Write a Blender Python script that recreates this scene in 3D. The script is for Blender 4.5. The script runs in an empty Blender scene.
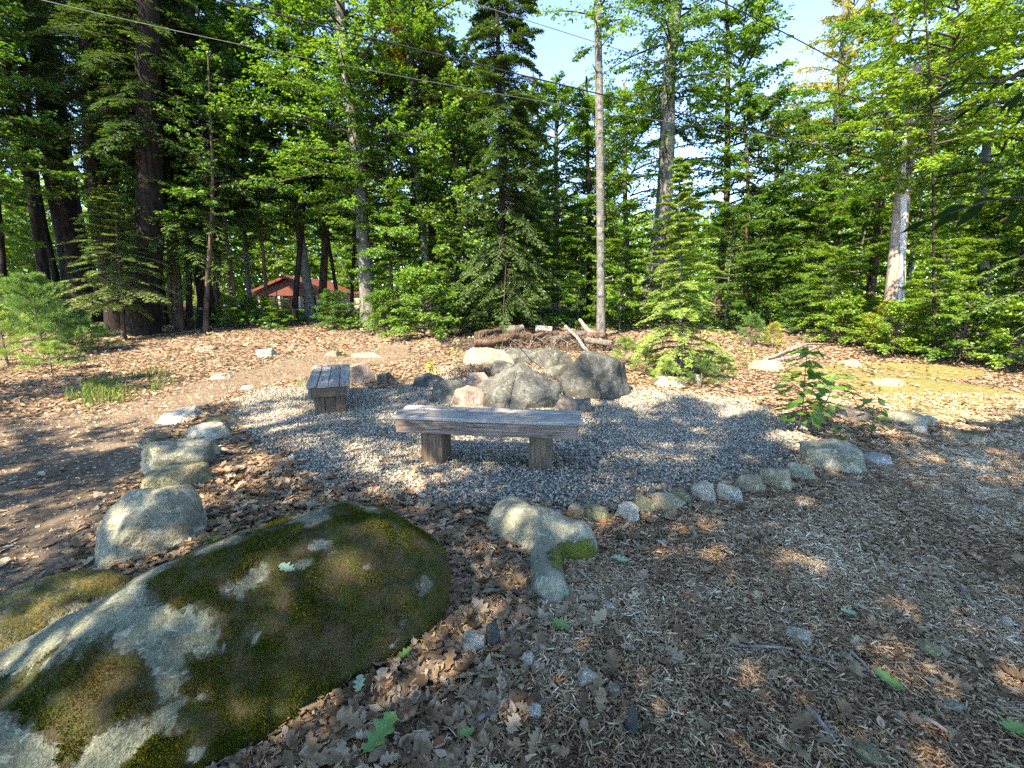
import bpy, math
import numpy as np
R = math.radians
RNG = np.random.default_rng(7)
scene = bpy.context.scene
COL = scene.collection

# ------------------------------------------------------------------ camera maths
F, PITCH, CAMH = 430.0, R(11.0), 1.5
CP, SP = math.cos(PITCH), math.sin(PITCH)

def ray(px, py):
    dx, dy = px - 512.0, py - 384.0
    return np.array([dx, F * CP - dy * SP, -F * SP - dy * CP]) / F

def vnoise(P, seed=0):
    P = np.asarray(P, float)
    I = np.floor(P).astype(np.int64)
    f = P - I
    u = f * f * (3 - 2 * f)
    def h(ix, iy, iz):
        n = (ix * 374761393 + iy * 668265263 + iz * 2147483647 + (seed * 974634777) % 1000003) & 0xFFFFFFFF
        n = ((n ^ (n >> 13)) * 1274126177) & 0xFFFFFFFF
        n = ((n ^ (n >> 16)) * 2246822519) & 0xFFFFFFFF
        return ((n ^ (n >> 15)) & 0xFFFF) / 32767.5 - 1.0
    x, y, z = I[..., 0], I[..., 1], I[..., 2]
    ux, uy, uz = u[..., 0], u[..., 1], u[..., 2]
    def lx(yy, zz):
        return h(x, yy, zz) * (1 - ux) + h(x + 1, yy, zz) * ux
    a = lx(y, z) * (1 - uy) + lx(y + 1, z) * uy
    b = lx(y, z + 1) * (1 - uy) + lx(y + 1, z + 1) * uy
    return a * (1 - uz) + b * uz

def fbm(P, seed=0, octv=4, gain=0.5):
    P = np.asarray(P, float)
    s, a = 0.0, 1.0
    for k in range(octv):
        s = s + a * vnoise(P * (2.03 ** k) + 17.3 * k, seed + k)
        a *= gain
    return s

def noise2(x, y, scale, seed=0, octv=3):
    P = np.stack([np.asarray(x, float) * scale, np.asarray(y, float) * scale, np.zeros_like(np.asarray(x, float))], -1)
    return fbm(P, seed, octv)

def H(x, y):
    x = np.asarray(x, float); y = np.asarray(y, float)
    t = np.clip(y - 5.0, 0, None)
    slope = 0.075
    base = np.where(t < 4, slope * t * t / 8.0, slope * (t - 2.0))
    tt = np.clip(y - 17.0, 0, None)
    base = base - np.where(y > 17, 0.062 * tt, 0)
    base = np.minimum(base, 3.0)
    n = 0.035 * noise2(x, y, 0.55, 3, 2) + 0.010 * noise2(x, y, 2.6, 5, 2)
    rightm = 0.10 * np.exp(-((x - 6.0) / 2.2) ** 2 - ((y - 7.2) / 1.6) ** 2)
    return base + n * np.clip(1.6 - np.abs(y) / 60.0, 0, 1) + rightm

def at(px, py):
    r = ray(px, py)
    if r[2] >= -1e-3:
        r = r.copy(); r[2] = -1e-3
    t = np.concatenate([np.arange(0.5, 30, 0.01), np.arange(30, 120, 0.2)])
    p = t[:, None] * r[None] + np.array([0, 0, CAMH])
    d = p[:, 2] - H(p[:, 0], p[:, 1])
    k = np.argmax(d <= 0)
    if d[k] > 0:
        k = len(t) - 1
    return p[k]

def updepth(px, py, Y):
    r = ray(px, py)
    return r * (Y / r[1]) + np.array([0, 0, CAMH])

def project(P):
    P = np.asarray(P, float)
    x, y, z = P[..., 0], P[..., 1], P[..., 2] - CAMH
    d = y * CP - z * SP
    return 512 + F * x / d, 384 - F * (z * CP + y * SP) / d, d

def polyin(X, Y, poly):
    poly = np.asarray(poly, float)
    ins = np.zeros(X.shape, bool)
    dmin = np.full(X.shape, 1e9)
    n = len(poly)
    for i in range(n):
        x1, y1 = poly[i][:2]; x2, y2 = poly[(i + 1) % n][:2]
        c = ((y1 > Y) != (y2 > Y))
        with np.errstate(divide='ignore', invalid='ignore'):
            xi = (x2 - x1) * (Y - y1) / (y2 - y1 if y2 != y1 else 1e-9) + x1
        ins ^= c & (X < xi)
        ex, ey = x2 - x1, y2 - y1
        L = ex * ex + ey * ey + 1e-12
        t = np.clip(((X - x1) * ex + (Y - y1) * ey) / L, 0, 1)
        dmin = np.minimum(dmin, np.hypot(X - x1 - t * ex, Y - y1 - t * ey))
    return np.where(ins, dmin, -dmin)      # signed distance, positive inside

# ------------------------------------------------------------------ mesh helpers
class MB:
    def __init__(s):
        s.v, s.f, s.m, s.a, s.n = [], [], [], [], 0
    def add(s, verts, faces, mat=0, rnd=None):
        verts = np.asarray(verts, float).reshape(-1, 3)
        faces = np.asarray(faces, np.int64)
        s.v.append(verts); s.f.append(faces + s.n)
        s.m.append(np.full(len(faces), mat))
        s.a.append(np.full(len(faces), 0.5) if rnd is None else np.broadcast_to(rnd, (len(faces),)))
        s.n += len(verts)
    def build(s, name, mats, parent=None, loc=None, smooth=False, attrs=None, link=True):
        V = np.concatenate(s.v)
        origin = np.zeros(3)
        if loc is not None:
            origin = np.asarray(loc, float)
        elif parent is not None:
            origin = np.array(parent.location)
        V = V - origin
        me = bpy.data.meshes.new(name)
        me.vertices.add(len(V)); me.vertices.foreach_set('co', V.astype(np.float32).ravel())
        loops = np.concatenate([f.ravel() for f in s.f])
        tot = np.concatenate([np.full(len(f), f.shape[1]) for f in s.f])
        start = np.concatenate([[0], np.cumsum(tot)[:-1]])
        me.loops.add(len(loops)); me.loops.foreach_set('vertex_index', loops.astype(np.int32))
        me.polygons.add(len(tot)); me.polygons.foreach_set('loop_start', start.astype(np.int32))
        me.polygons.foreach_set('material_index', np.concatenate(s.m).astype(np.int32))
        me.polygons.foreach_set('use_smooth', np.full(len(tot), bool(smooth)))
        a = me.attributes.new('rnd', 'FLOAT', 'FACE')
        a.data.foreach_set('value', np.concatenate(s.a).astype(np.float32))
        for k, val in (attrs or {}).items():
            a = me.attributes.new(k, 'FLOAT', 'POINT')
            a.data.foreach_set('value', np.asarray(val, np.float32))
        me.update(calc_edges=True)
        for m in (mats if isinstance(mats, (list, tuple)) else [mats]):
            me.materials.append(m)
        o = bpy.data.objects.new(name, me)
        if parent is not None:
            o.parent = parent
        elif loc is not None:
            o.location = loc
        if link:
            COL.objects.link(o)
        return o

def tag(o, label=None, cat=None, group=None, kind=None):
    if label: o['label'] = label
    if cat: o['category'] = cat
    if group: o['group'] = group
    if kind: o['kind'] = kind
    return o

def thing(name, loc, label, cat, group=None):
    o = bpy.data.objects.new(name, None)
    o.empty_display_size = 0.1
    o.location = loc
    COL.objects.link(o)
    return tag(o, label, cat, group)

def norm(v):
    v = np.asarray(v, float)
    return v / (np.linalg.norm(v, axis=-1, keepdims=True) + 1e-12)

def tube(mb, path, rad, sides=8, mat=0, rnd=None, cap=True, bump=0.0, seed=0):
    path = np.asarray(path, float); n = len(path)
    rad = np.broadcast_to(np.asarray(rad, float), (n,))
    d = np.gradient(path, axis=0); d = norm(d)
    ref = np.array([0, 0, 1.0]) if abs(d[0][2]) < 0.9 else np.array([1.0, 0, 0])
    s = norm(np.cross(d, ref)); u = np.cross(s, d)
    a = np.linspace(0, 2 * math.pi, sides, endpoint=False)
    ring = path[:, None, :] + rad[:, None, None] * (np.cos(a)[None, :, None] * s[:, None, :] + np.sin(a)[None, :, None] * u[:, None, :])
    if bump:
        nz = fbm(np.stack([np.cos(a)[None] * 2.2 + 0 * rad[:, None], np.sin(a)[None] * 2.2 + 0 * rad[:, None], np.linspace(0, n * 0.35, n)[:, None] + 0 * a[None]], -1), seed, 3)
        ring = path[:, None, :] + (ring - path[:, None, :]) * (1 + bump * nz[..., None])
    i = np.arange(n - 1)[:, None] * sides; j = np.arange(sides)[None]; k = (j + 1) % sides
    q = np.stack([i + j, i + k, i + sides + k, i + sides + j], -1).reshape(-1, 4)
    mb.add(ring.reshape(-1, 3), q, mat, rnd)
    if cap:
        for e, idx in ((0, np.arange(sides)[::-1]), (n - 1, np.arange(sides))):
            c = ring[e][idx]
            mb.add(np.vstack([c, path[e][None]]), [[m, (m + 1) % sides, sides] for m in range(sides)], mat, rnd)

def box(mb, c, s, ax=None, mat=0, bev=0.004, rnd=None):
    """bevelled box: centre c, full size s, ax = 3x3 rows of axes"""
    ax = np.eye(3) if ax is None else np.asarray(ax, float)
    h = np.asarray(s, float) / 2; b = min(bev, h.min() * 0.45)
    V, Fq, Ft = [], [], []
    idx = {}
    for sx in (-1, 1):
        for sy in (-1, 1):
            for sz in (-1, 1):
                sg = np.array([sx, sy, sz])
                for k in range(3):
                    p = sg * h - sg * b; p[k] = sg[k] * h[k]
                    idx[(sx, sy, sz, k)] = len(V); V.append(p)
    def q(a): Fq.append(a)
    for k in range(3):
        i, j = (k + 1) % 3, (k + 2) % 3
        for s_ in (-1, 1):
            ids = []
            for (a, c_) in ((-1, -1), (1, -1), (1, 1), (-1, 1)):
                t = [0, 0, 0]; t[k] = s_; t[i] = a; t[j] = c_
                ids.append(idx[(*t, k)])
            q(ids if s_ > 0 else ids[::-1])
        for a in (-1, 1):
            for c_ in (-1, 1):
                t0 = [0, 0, 0]; t0[i] = a; t0[j] = c_; t1 = list(t0); t0[k] = -1; t1[k] = 1
                f4 = [idx[(*t0, i)], idx[(*t1, i)], idx[(*t1, j)], idx[(*t0, j)]]
                q(f4 if a * c_ < 0 else f4[::-1])
    for sx in (-1, 1):
        for sy in (-1, 1):
            for sz in (-1, 1):
                t = [idx[(sx, sy, sz, 0)], idx[(sx, sy, sz, 1)], idx[(sx, sy, sz, 2)]]
                Ft.append(t if sx * sy * sz > 0 else t[::-1])
    W = np.asarray(c, float) + np.asarray(V) @ ax
    n0 = mb.n
    mb.add(W, Fq, mat, rnd)
    mb.f.append(np.asarray(Ft) + n0); mb.m.append(np.full(len(Ft), mat)); mb.a.append(np.full(len(Ft), 0.5 if rnd is None else rnd)); 

def plank(mb, c, s, rnd=0.5, seed=0, wear=0.0028):
    """sawn board along X with slightly worn, wavy edges"""
    c = np.asarray(c, float); L, W, T = s; n = 46
    xs = np.linspace(-L / 2, L / 2, n); b = 0.006
    prof = np.array([(-W / 2 + b, -T / 2), (W / 2 - b, -T / 2), (W / 2, -T / 2 + b), (W / 2, T / 2 - b), (W / 2 - b, T / 2), (-W / 2 + b, T / 2), (-W / 2, T / 2 - b), (-W / 2, -T / 2 + b)])
    ring = np.zeros((n, 8, 3)); ring[:, :, 0] = xs[:, None]; ring[:, :, 1:] = prof[None]
    q = np.stack([np.repeat(xs * 6.0, 8), np.tile(prof[:, 0] * 9, n), np.tile(prof[:, 1] * 9, n)], -1)
    for k, d in ((1, 0), (2, 40)):
        ring[:, :, k] += wear * fbm(q + d + seed * 5.3, seed, 3).reshape(n, 8)
    ring[:, :, 0] += 0.006 * fbm(np.stack([np.sign(np.repeat(xs, 8)) * 3, np.tile(prof[:, 0] * 30, n), np.full(n * 8, seed * 1.7)], -1), seed, 2).reshape(n, 8) * (np.abs(xs[:, None]) > L / 2 - 0.001)
    i = np.arange(n - 1)[:, None] * 8; j = np.arange(8)[None]; k2 = (j + 1) % 8
    mb.add(ring.reshape(-1, 3) + c, np.stack([i + j, i + 8 + j, i + 8 + k2, i + k2], -1).reshape(-1, 4)[:, ::-1], 0, rnd)
    mb.add(ring[0] + c, [list(range(8))], 0, rnd * 0.4); mb.add(ring[-1] + c, [list(range(8))[::-1]], 0, rnd * 0.4)

_ICO = {}
def ico(sub):
    if sub not in _ICO:
        import bmesh
        bm = bmesh.new(); bmesh.ops.create_icosphere(bm, subdivisions=sub, radius=1.0)
        V = np.array([v.co[:] for v in bm.verts]); Fc = np.array([[v.index for v in f.verts] for f in bm.faces]); bm.free()
        _ICO[sub] = (norm(V), Fc)
    return _ICO[sub]

def inst(tv, tf, pos, scale, yaw, tilt=None, tdir=None, curl=None):
    """vectorised copies of a template: returns verts, faces"""
    N = len(pos); k = tv.shape[-2]
    sc = np.asarray(scale, float)
    if sc.ndim == 1: sc = np.stack([sc, sc, sc], -1)
    V = tv[None] * np.ones((N, 1, 1)) if tv.ndim == 2 else tv.copy()
    if curl is not None:
        V[..., 2] += curl[:, None] * (V[..., 0] ** 2 * 1.6 + (V[..., 1]) ** 2 * 0.8)
    V = V * sc[:, None, :]
    if tilt is not None:
        c, s = np.cos(tilt)[:, None], np.sin(tilt)[:, None]
        y, z = V[..., 1] * c - V[..., 2] * s, V[..., 1] * s + V[..., 2] * c
        V[..., 1], V[..., 2] = y, z
    if tdir is not None:
        c, s = np.cos(tdir)[:, None], np.sin(tdir)[:, None]
        x, z = V[..., 0] * c - V[..., 2] * s, V[..., 0] * s + V[..., 2] * c
        V[..., 0], V[..., 2] = x, z
    c, s = np.cos(yaw)[:, None], np.sin(yaw)[:, None]
    x, y = V[..., 0] * c - V[..., 1] * s, V[..., 0] * s + V[..., 1] * c
    V[..., 0], V[..., 1] = x, y
    V = V + pos[:, None, :]
    Fc = (np.arange(N)[:, None, None] * k + tf[None]).reshape(-1, tf.shape[1])
    return V.reshape(-1, 3), Fc

# ------------------------------------------------------------------ materials
class NT:
    def __init__(s, name):
        s.m = bpy.data.materials.new(name); s.m.use_nodes = True
        s.t = s.m.node_tree; s.t.nodes.clear()
        s.out = s.t.nodes.new('ShaderNodeOutputMaterial')
    def n(s, typ, inp=None, **kw):
        nd = s.t.nodes.new(typ)
        for k, v in kw.items(): setattr(nd, k, v)
        for k, v in (inp or {}).items():
            if isinstance(v, bpy.types.NodeSocket): s.t.links.new(v, nd.inputs[k])
            else: nd.inputs[k].default_value = v
        return nd
    def coord(s, which='Object'):
        return s.n('ShaderNodeTexCoord').outputs[which]
    def noise(s, scale, detail=4, rough=0.55, vec=None, dist=0.0):
        return s.n('ShaderNodeTexNoise', {'Vector': vec if vec is not None else s.coord(), 'Scale': scale, 'Detail': detail, 'Roughness': rough, 'Distortion': dist}).outputs['Fac']
    def ramp(s, fac, stops, interp='LINEAR'):
        nd = s.n('ShaderNodeValToRGB', {'Fac': fac}); cr = nd.color_ramp; cr.interpolation = interp
        while len(cr.elements) < len(stops): cr.elements.new(0.5)
        for e, (p, c) in zip(cr.elements, stops):
            e.position = p; e.color = (*c, 1) if not np.isscalar(c) else (c, c, c, 1)
        return nd.outputs['Color']
    def mix(s, fac, a, b, blend='MIX'):
        nd = s.n('ShaderNodeMix', data_type='RGBA', blend_type=blend)
        for sock, v in ((nd.inputs[0], fac), (nd.inputs[6], a), (nd.inputs[7], b)):
            if isinstance(v, bpy.types.NodeSocket): s.t.links.new(v, sock)
            else: sock.default_value = v if np.isscalar(v) else ((*v, 1) if len(v) == 3 else v)
        return nd.outputs[2]
    def math(s, op, a, b=0.0, clamp=False):
        nd = s.n('ShaderNodeMath', operation=op, use_clamp=clamp)
        for i, v in enumerate((a, b)):
            if isinstance(v, bpy.types.NodeSocket): s.t.links.new(v, nd.inputs[i])
            else: nd.inputs[i].default_value = v
        return nd.outputs[0]
    def attr(s, name):
        return s.n('ShaderNodeAttribute', attribute_name=name).outputs['Fac']
    def bump(s, h, strength=0.5, dist=0.02, normal=None):
        d = {'Height': h, 'Strength': strength, 'Distance': dist}
        if normal is not None: d['Normal'] = normal
        return s.n('ShaderNodeBump', d).outputs['Normal']
    def principled(s, color, rough=0.8, normal=None, spec=0.3, metal=0.0):
        d = {'Base Color': color if isinstance(color, bpy.types.NodeSocket) else (*color, 1), 'Roughness': rough, 'Metallic': metal, 'Specular IOR Level': spec}
        if normal is not None: d['Normal'] = normal
        b = s.n('ShaderNodeBsdfPrincipled', d)
        s.t.links.new(b.outputs[0], s.out.inputs['Surface'])
        return s.m
    def vec_scale(s, v, sc):
        nd = s.n('ShaderNodeMapping', {'Vector': v, 'Scale': sc})
        return nd.outputs[0]

def leaf_mat(name, stops, trans=0.48, tint=(1.22, 1.30, 0.55), gloss=0.025, spread=0.25):
    t = NT(name)
    rnd = t.attr('rnd')
    oi = t.n('ShaderNodeObjectInfo').outputs['Random']
    fac = t.math('ADD', t.math('MULTIPLY', rnd, 0.75), t.math('MULTIPLY', oi, spread))
    col = t.ramp(fac, stops)
    big = t.noise(0.55, 2)
    col = t.mix(1.0, col, t.ramp(big, [(0.3, 0.72), (0.7, 1.25)]), 'MULTIPLY')
    tr = t.mix(1.0, col, tint, 'MULTIPLY')
    d = t.n('ShaderNodeBsdfDiffuse', {'Color': col})
    tl = t.n('ShaderNodeBsdfTranslucent', {'Color': tr})
    m = t.n('ShaderNodeMixShader', {0: trans, 1: d.outputs[0], 2: tl.outputs[0]})
    g = t.n('ShaderNodeBsdfGlossy', {'Color': (0.9, 0.95, 1, 1), 'Roughness': 0.5})
    m2 = t.n('ShaderNodeMixShader', {0: gloss, 1: m.outputs[0], 2: g.outputs[0]})
    t.t.links.new(m2.outputs[0], t.out.inputs['Surface'])
    return t.m

def bark_mat(name, c1, c2, c3=None, scale=9, stretch=0.22, spots=None):
    t = NT(name)
    co = t.coord()
    v = t.vec_scale(co, (1, 1, stretch))
    n1 = t.noise(scale, 5, 0.65, v, 0.6)
    n2 = t.noise(2.2, 3, 0.6, co)
    col = t.ramp(n1, [(0.36, c1), (0.62, c2)])
    if c3 is not None:
        col = t.mix(t.ramp(n2, [(0.48, 0.0), (0.62, 1.0)]), col, c3)
    if spots is not None:
        v2 = t.vec_scale(co, (1, 1, 3.0))
        col = t.mix(t.ramp(t.noise(4.5, 3, 0.6, v2), [(0.60, 0.0), (0.66, 1.0)]), col, spots)
    return t.principled(col, 0.9, t.bump(n1, 0.9, 0.03), 0.15)

def rock_mat(name, dark, mid, light, moss=None, moss_amt=0.5, scale=1.0, attr_moss=False, bump=1.0):
    t = NT(name)
    co = t.coord()
    n1 = t.noise(3.0 * scale, 6, 0.62, co, 0.4)
    n2 = t.noise(22 * scale, 5, 0.7, co)
    n3 = t.noise(90 * scale, 3, 0.7, co)
    n4 = t.noise(7 * scale, 4, 0.6, co, 1.0)
    dark, mid, light = [tuple(c * k for c, k in zip(q, (1.04, 0.98, 0.86))) for q in (dark, mid, light)]
    col = t.ramp(n1, [(0.30, dark), (0.5, mid), (0.72, light)])
    col = t.mix(t.ramp(n4, [(0.52, 0.0), (0.62, 0.55)]), col, tuple(0.55 * a for a in mid))
    col = t.mix(0.75, col, t.ramp(n2, [(0.3, 0.55), (0.7, 1.35)]), 'MULTIPLY')
    col = t.mix(0.8, col, t.ramp(n3, [(0.33, 0.45), (0.66, 1.45)]), 'MULTIPLY')
    n5 = t.noise(13 * scale, 5, 0.7, co, 0.8)
    col = t.mix(t.ramp(n5, [(0.56, 0.0), (0.62, 0.6)]), col, tuple(min(0.6, 1.35 * a) for a in light))
    n6 = t.noise(9 * scale, 5, 0.75, co, 2.5)
    col = t.mix(t.ramp(n6, [(0.30, 0.75), (0.36, 0.0)]), col, tuple(0.5 * a for a in dark))
    h = t.math('ADD', t.math('MULTIPLY', n2, 0.9), t.math('MULTIPLY', n3, 0.4))
    if moss is not None:
        if attr_moss:
            k = t.math('ADD', t.attr('moss'), t.math('ADD', t.math('MULTIPLY', t.math('SUBTRACT', n2, 0.5), 1.5), t.math('MULTIPLY', t.math('SUBTRACT', n3, 0.5), 0.7)))
            mk = t.ramp(k, [(0.42, 0.0), (0.60, 1.0)])
        else:
            geo = t.n('ShaderNodeNewGeometry').outputs['Normal']
            z = t.n('ShaderNodeSeparateXYZ', {0: geo}).outputs['Z']
            k = t.math('ADD', t.math('ADD', t.math('MULTIPLY', z, 0.25), n1), t.math('MULTIPLY', t.math('SUBTRACT', n2, 0.5), 0.5))
            mk = t.ramp(k, [(1.0 - moss_amt, 0.0), (1.1 - moss_amt, 1.0)])
        mn = t.noise(60 * scale, 4, 0.75, co)
        br = t.noise(5.0 * scale, 4, 0.6, co)
        mcol = t.mix(t.ramp(br, [(0.40, 0.0), (0.56, 1.0)]), moss[0], moss[1])
        mcol = t.mix(0.85, mcol, t.ramp(mn, [(0.3, 0.35), (0.7, 1.6)]), 'MULTIPLY')
        col = t.mix(mk, col, mcol)
        h = t.math('ADD', h, t.math('MULTIPLY', mk, t.math('ADD', 0.5, t.math('MULTIPLY', mn, 1.4))))
    return t.principled(col, 0.88, t.bump(h, bump, 0.02), 0.25)

def simple_mat(name, color, rough=0.7, var=0.25, scale=20, metal=0.0, spec=0.3):
    t = NT(name)
    n = t.noise(scale, 4, 0.6)
    col = t.mix(1.0, t.mix(0.0, color, color), t.ramp(n, [(0.3, 1 - var), (0.7, 1 + var)]), 'MULTIPLY')
    return t.principled(col, rough, t.bump(n, 0.2, 0.01), spec, metal)

def rnd_mat(name, stops, rough=0.85, spec=0.2, trans=0.0, noise_scale=None):
    t = NT(name)
    col = t.ramp(t.attr('rnd'), stops)
    if noise_scale:
        col = t.mix(0.8, col, t.ramp(t.noise(noise_scale, 3), [(0.3, 0.6), (0.7, 1.35)]), 'MULTIPLY')
    if trans <= 0:
        return t.principled(col, rough, None, spec)
    d = t.n('ShaderNodeBsdfDiffuse', {'Color': col}); tl = t.n('ShaderNodeBsdfTranslucent', {'Color': col})
    m = t.n('ShaderNodeMixShader', {0: trans, 1: d.outputs[0], 2: tl.outputs[0]})
    t.t.links.new(m.outputs[0], t.out.inputs['Surface'])
    return t.m

def wood_mat(name, c1, c2, c3, scale=1.0):
    """weathered timber; grain runs along the object's X axis"""
    t = NT(name)
    co = t.coord()
    v = t.vec_scale(co, (1.2, 22, 22))
    g = t.noise(3.0 * scale, 6, 0.65, v, 0.8)
    b = t.noise(2.0, 3, 0.6, co)
    kn = t.n('ShaderNodeTexVoronoi', {'Vector': t.vec_scale(co, (2.6, 7, 7)), 'Scale': 1.0}).outputs['Distance']
    rn = t.attr('rnd')
    col = t.ramp(g, [(0.33, c1), (0.5, c2), (0.7, c3)])
    col = t.mix(t.ramp(b, [(0.4, 0.0), (0.66, 0.55)]), col, tuple(0.62 * x for x in c2))
    col = t.mix(t.ramp(kn, [(0.05, 0.75), (0.11, 0.0)]), col, (0.05, 0.035, 0.028))
    col = t.mix(1.0, col, t.ramp(rn, [(0.0, 0.78), (1.0, 1.2)]), 'MULTIPLY')
    st = t.noise(5.5, 5, 0.7, t.vec_scale(co, (0.7, 2.2, 2.2)), 1.2)
    col = t.mix(t.ramp(st, [(0.53, 0.0), (0.63, 0.7)]), col, tuple(0.38 * x for x in c2))
    return t.principled(col, 0.82, t.bump(g, 0.55, 0.006), 0.2)

M = {}
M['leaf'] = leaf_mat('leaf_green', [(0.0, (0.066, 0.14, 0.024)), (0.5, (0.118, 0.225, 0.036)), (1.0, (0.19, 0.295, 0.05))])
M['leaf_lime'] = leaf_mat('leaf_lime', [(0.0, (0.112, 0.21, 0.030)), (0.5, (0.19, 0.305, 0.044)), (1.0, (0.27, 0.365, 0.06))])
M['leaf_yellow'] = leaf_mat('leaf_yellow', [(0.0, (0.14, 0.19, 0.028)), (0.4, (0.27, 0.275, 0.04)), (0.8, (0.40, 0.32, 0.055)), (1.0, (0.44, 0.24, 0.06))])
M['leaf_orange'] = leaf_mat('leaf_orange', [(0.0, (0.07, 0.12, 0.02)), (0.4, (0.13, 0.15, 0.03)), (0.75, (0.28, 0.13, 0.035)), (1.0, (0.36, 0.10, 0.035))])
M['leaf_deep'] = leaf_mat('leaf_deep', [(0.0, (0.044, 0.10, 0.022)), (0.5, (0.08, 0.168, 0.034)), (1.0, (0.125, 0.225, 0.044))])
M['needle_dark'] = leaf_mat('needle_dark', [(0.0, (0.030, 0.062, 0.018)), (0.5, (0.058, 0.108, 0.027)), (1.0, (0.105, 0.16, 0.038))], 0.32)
M['needle'] = leaf_mat('needle', [(0.0, (0.050, 0.105, 0.028)), (0.5, (0.09, 0.165, 0.040)), (1.0, (0.16, 0.23, 0.06))], 0.3)
M['needle_lime'] = leaf_mat('needle_lime', [(0.0, (0.15, 0.235, 0.05)), (0.5, (0.25, 0.345, 0.085)), (1.0, (0.35, 0.43, 0.135))], 0.35)
M['needle_mid'] = leaf_mat('needle_mid', [(0.0, (0.06, 0.115, 0.035)), (0.5, (0.13, 0.20, 0.06)), (1.0, (0.26, 0.32, 0.12))], 0.3)
M['needle_pine'] = leaf_mat('needle_pine', [(0.0, (0.06, 0.13, 0.035)), (0.5, (0.10, 0.20, 0.05)), (1.0, (0.18, 0.27, 0.06))], 0.3)
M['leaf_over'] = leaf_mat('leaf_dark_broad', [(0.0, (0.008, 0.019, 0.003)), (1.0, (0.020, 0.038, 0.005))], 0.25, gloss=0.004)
M['fern'] = leaf_mat('fern_yellow', [(0.0, (0.22, 0.24, 0.03)), (1.0, (0.42, 0.40, 0.06))], 0.35)
M['bark_dark'] = bark_mat('bark_dark', (0.008, 0.006, 0.005), (0.034, 0.025, 0.020), None, 11)  # dark brown bark, deepened to stand in for canopy shade on left trunks
M['bark_brown'] = bark_mat('bark_brown', (0.035, 0.022, 0.015), (0.13, 0.085, 0.06), None, 11)
M['bark_grey'] = bark_mat('bark_grey', (0.05, 0.045, 0.04), (0.19, 0.175, 0.155), (0.12, 0.13, 0.10), 10, 0.3)
M['bark_pale'] = bark_mat('bark_pale', (0.06, 0.056, 0.050), (0.19, 0.18, 0.162), (0.10, 0.105, 0.09), 12, 0.6, (0.04, 0.035, 0.03))
M['birch'] = bark_mat('bark_birch', (0.42, 0.38, 0.33), (0.66, 0.62, 0.56), None, 5, 1.5, (0.06, 0.05, 0.045))
M['twig'] = bark_mat('bark_twig', (0.03, 0.024, 0.018), (0.10, 0.08, 0.06), None, 20)
M['rock_grey'] = rock_mat('rock_grey', (0.12, 0.125, 0.10), (0.245, 0.245, 0.20), (0.37, 0.365, 0.305))
M['rock_ring'] = rock_mat('rock_ring', (0.036, 0.039, 0.038), (0.096, 0.102, 0.100), (0.175, 0.182, 0.180))
M['rock_tan'] = rock_mat('rock_tan', (0.14, 0.125, 0.092), (0.27, 0.243, 0.185), (0.40, 0.365, 0.285))
M['rock_pink'] = rock_mat('rock_pink', (0.14, 0.108, 0.095), (0.235, 0.188, 0.168), (0.34, 0.285, 0.255))
M['rock_blue'] = rock_mat('rock_blue', (0.16, 0.165, 0.162), (0.31, 0.315, 0.305), (0.46, 0.465, 0.45))
M['rock_dark'] = rock_mat('rock_dark', (0.027, 0.030, 0.030), (0.068, 0.074, 0.074), (0.145, 0.156, 0.158))
M['rock_green'] = rock_mat('rock_green', (0.14, 0.14, 0.085), (0.27, 0.265, 0.165), (0.38, 0.37, 0.24), ((0.20, 0.18, 0.10), (0.28, 0.25, 0.15)), 0.44)
M['rock_mossy'] = rock_mat('rock_mossy', (0.11, 0.115, 0.092), (0.21, 0.215, 0.175), (0.31, 0.31, 0.26), ((0.075, 0.078, 0.014), (0.15, 0.12, 0.035)), 0.36)
M['rock_pale'] = rock_mat('rock_pale', (0.20, 0.19, 0.165), (0.345, 0.33, 0.29), (0.48, 0.46, 0.41))
M['boulder'] = rock_mat('boulder_mossy', (0.075, 0.085, 0.066), (0.15, 0.165, 0.13), (0.25, 0.265, 0.215), ((0.055, 0.062, 0.012), (0.085, 0.064, 0.028)), 0.5, 1.6, True, 0.85)
M['moss_fuzz'] = rnd_mat('moss_fuzz', [(0.0, (0.030, 0.040, 0.006)), (0.5, (0.075, 0.090, 0.012)), (0.8, (0.13, 0.135, 0.022)), (1.0, (0.12, 0.078, 0.032))], 0.95, 0.05, 0.25)
M['wood_grey'] = wood_mat('timber_grey', (0.115, 0.104, 0.09), (0.28, 0.255, 0.225), (0.44, 0.41, 0.37))
M['wood_brown'] = wood_mat('timber_brown', (0.06, 0.042, 0.034), (0.18, 0.132, 0.108), (0.33, 0.262, 0.225))
M['wood_leg'] = wood_mat('timber_leg', (0.06, 0.041, 0.029), (0.14, 0.098, 0.068), (0.225, 0.165, 0.12))
M['wire'] = simple_mat('wire_black', (0.012, 0.012, 0.014), 0.5)
M['wire_grey'] = simple_mat('wire_grey', (0.09, 0.10, 0.095), 0.5)
M['iron'] = simple_mat('iron_rod', (0.03, 0.024, 0.02), 0.7)
M['pole'] = bark_mat('pole_wood', (0.20, 0.15, 0.12), (0.38, 0.31, 0.26), None, 14, 0.08, (0.12, 0.09, 0.07))
M['conduit'] = simple_mat('conduit_grey', (0.55, 0.56, 0.58), 0.5)
M['red_roof'] = simple_mat('roof_red', (0.13, 0.036, 0.022), 0.6, 0.3, 6)
M['cabin_wall'] = simple_mat('cabin_wall', (0.20, 0.115, 0.075), 0.8, 0.3, 8)
M['cabin_trim'] = simple_mat('cabin_trim', (0.40, 0.36, 0.30), 0.7)
M['pane'] = simple_mat('dark_pane', (0.03, 0.035, 0.04), 0.1, 0.1, 5, 0, 0.5)
M['red'] = simple_mat('red_plastic', (0.55, 0.03, 0.03), 0.35, 0.1)
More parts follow.
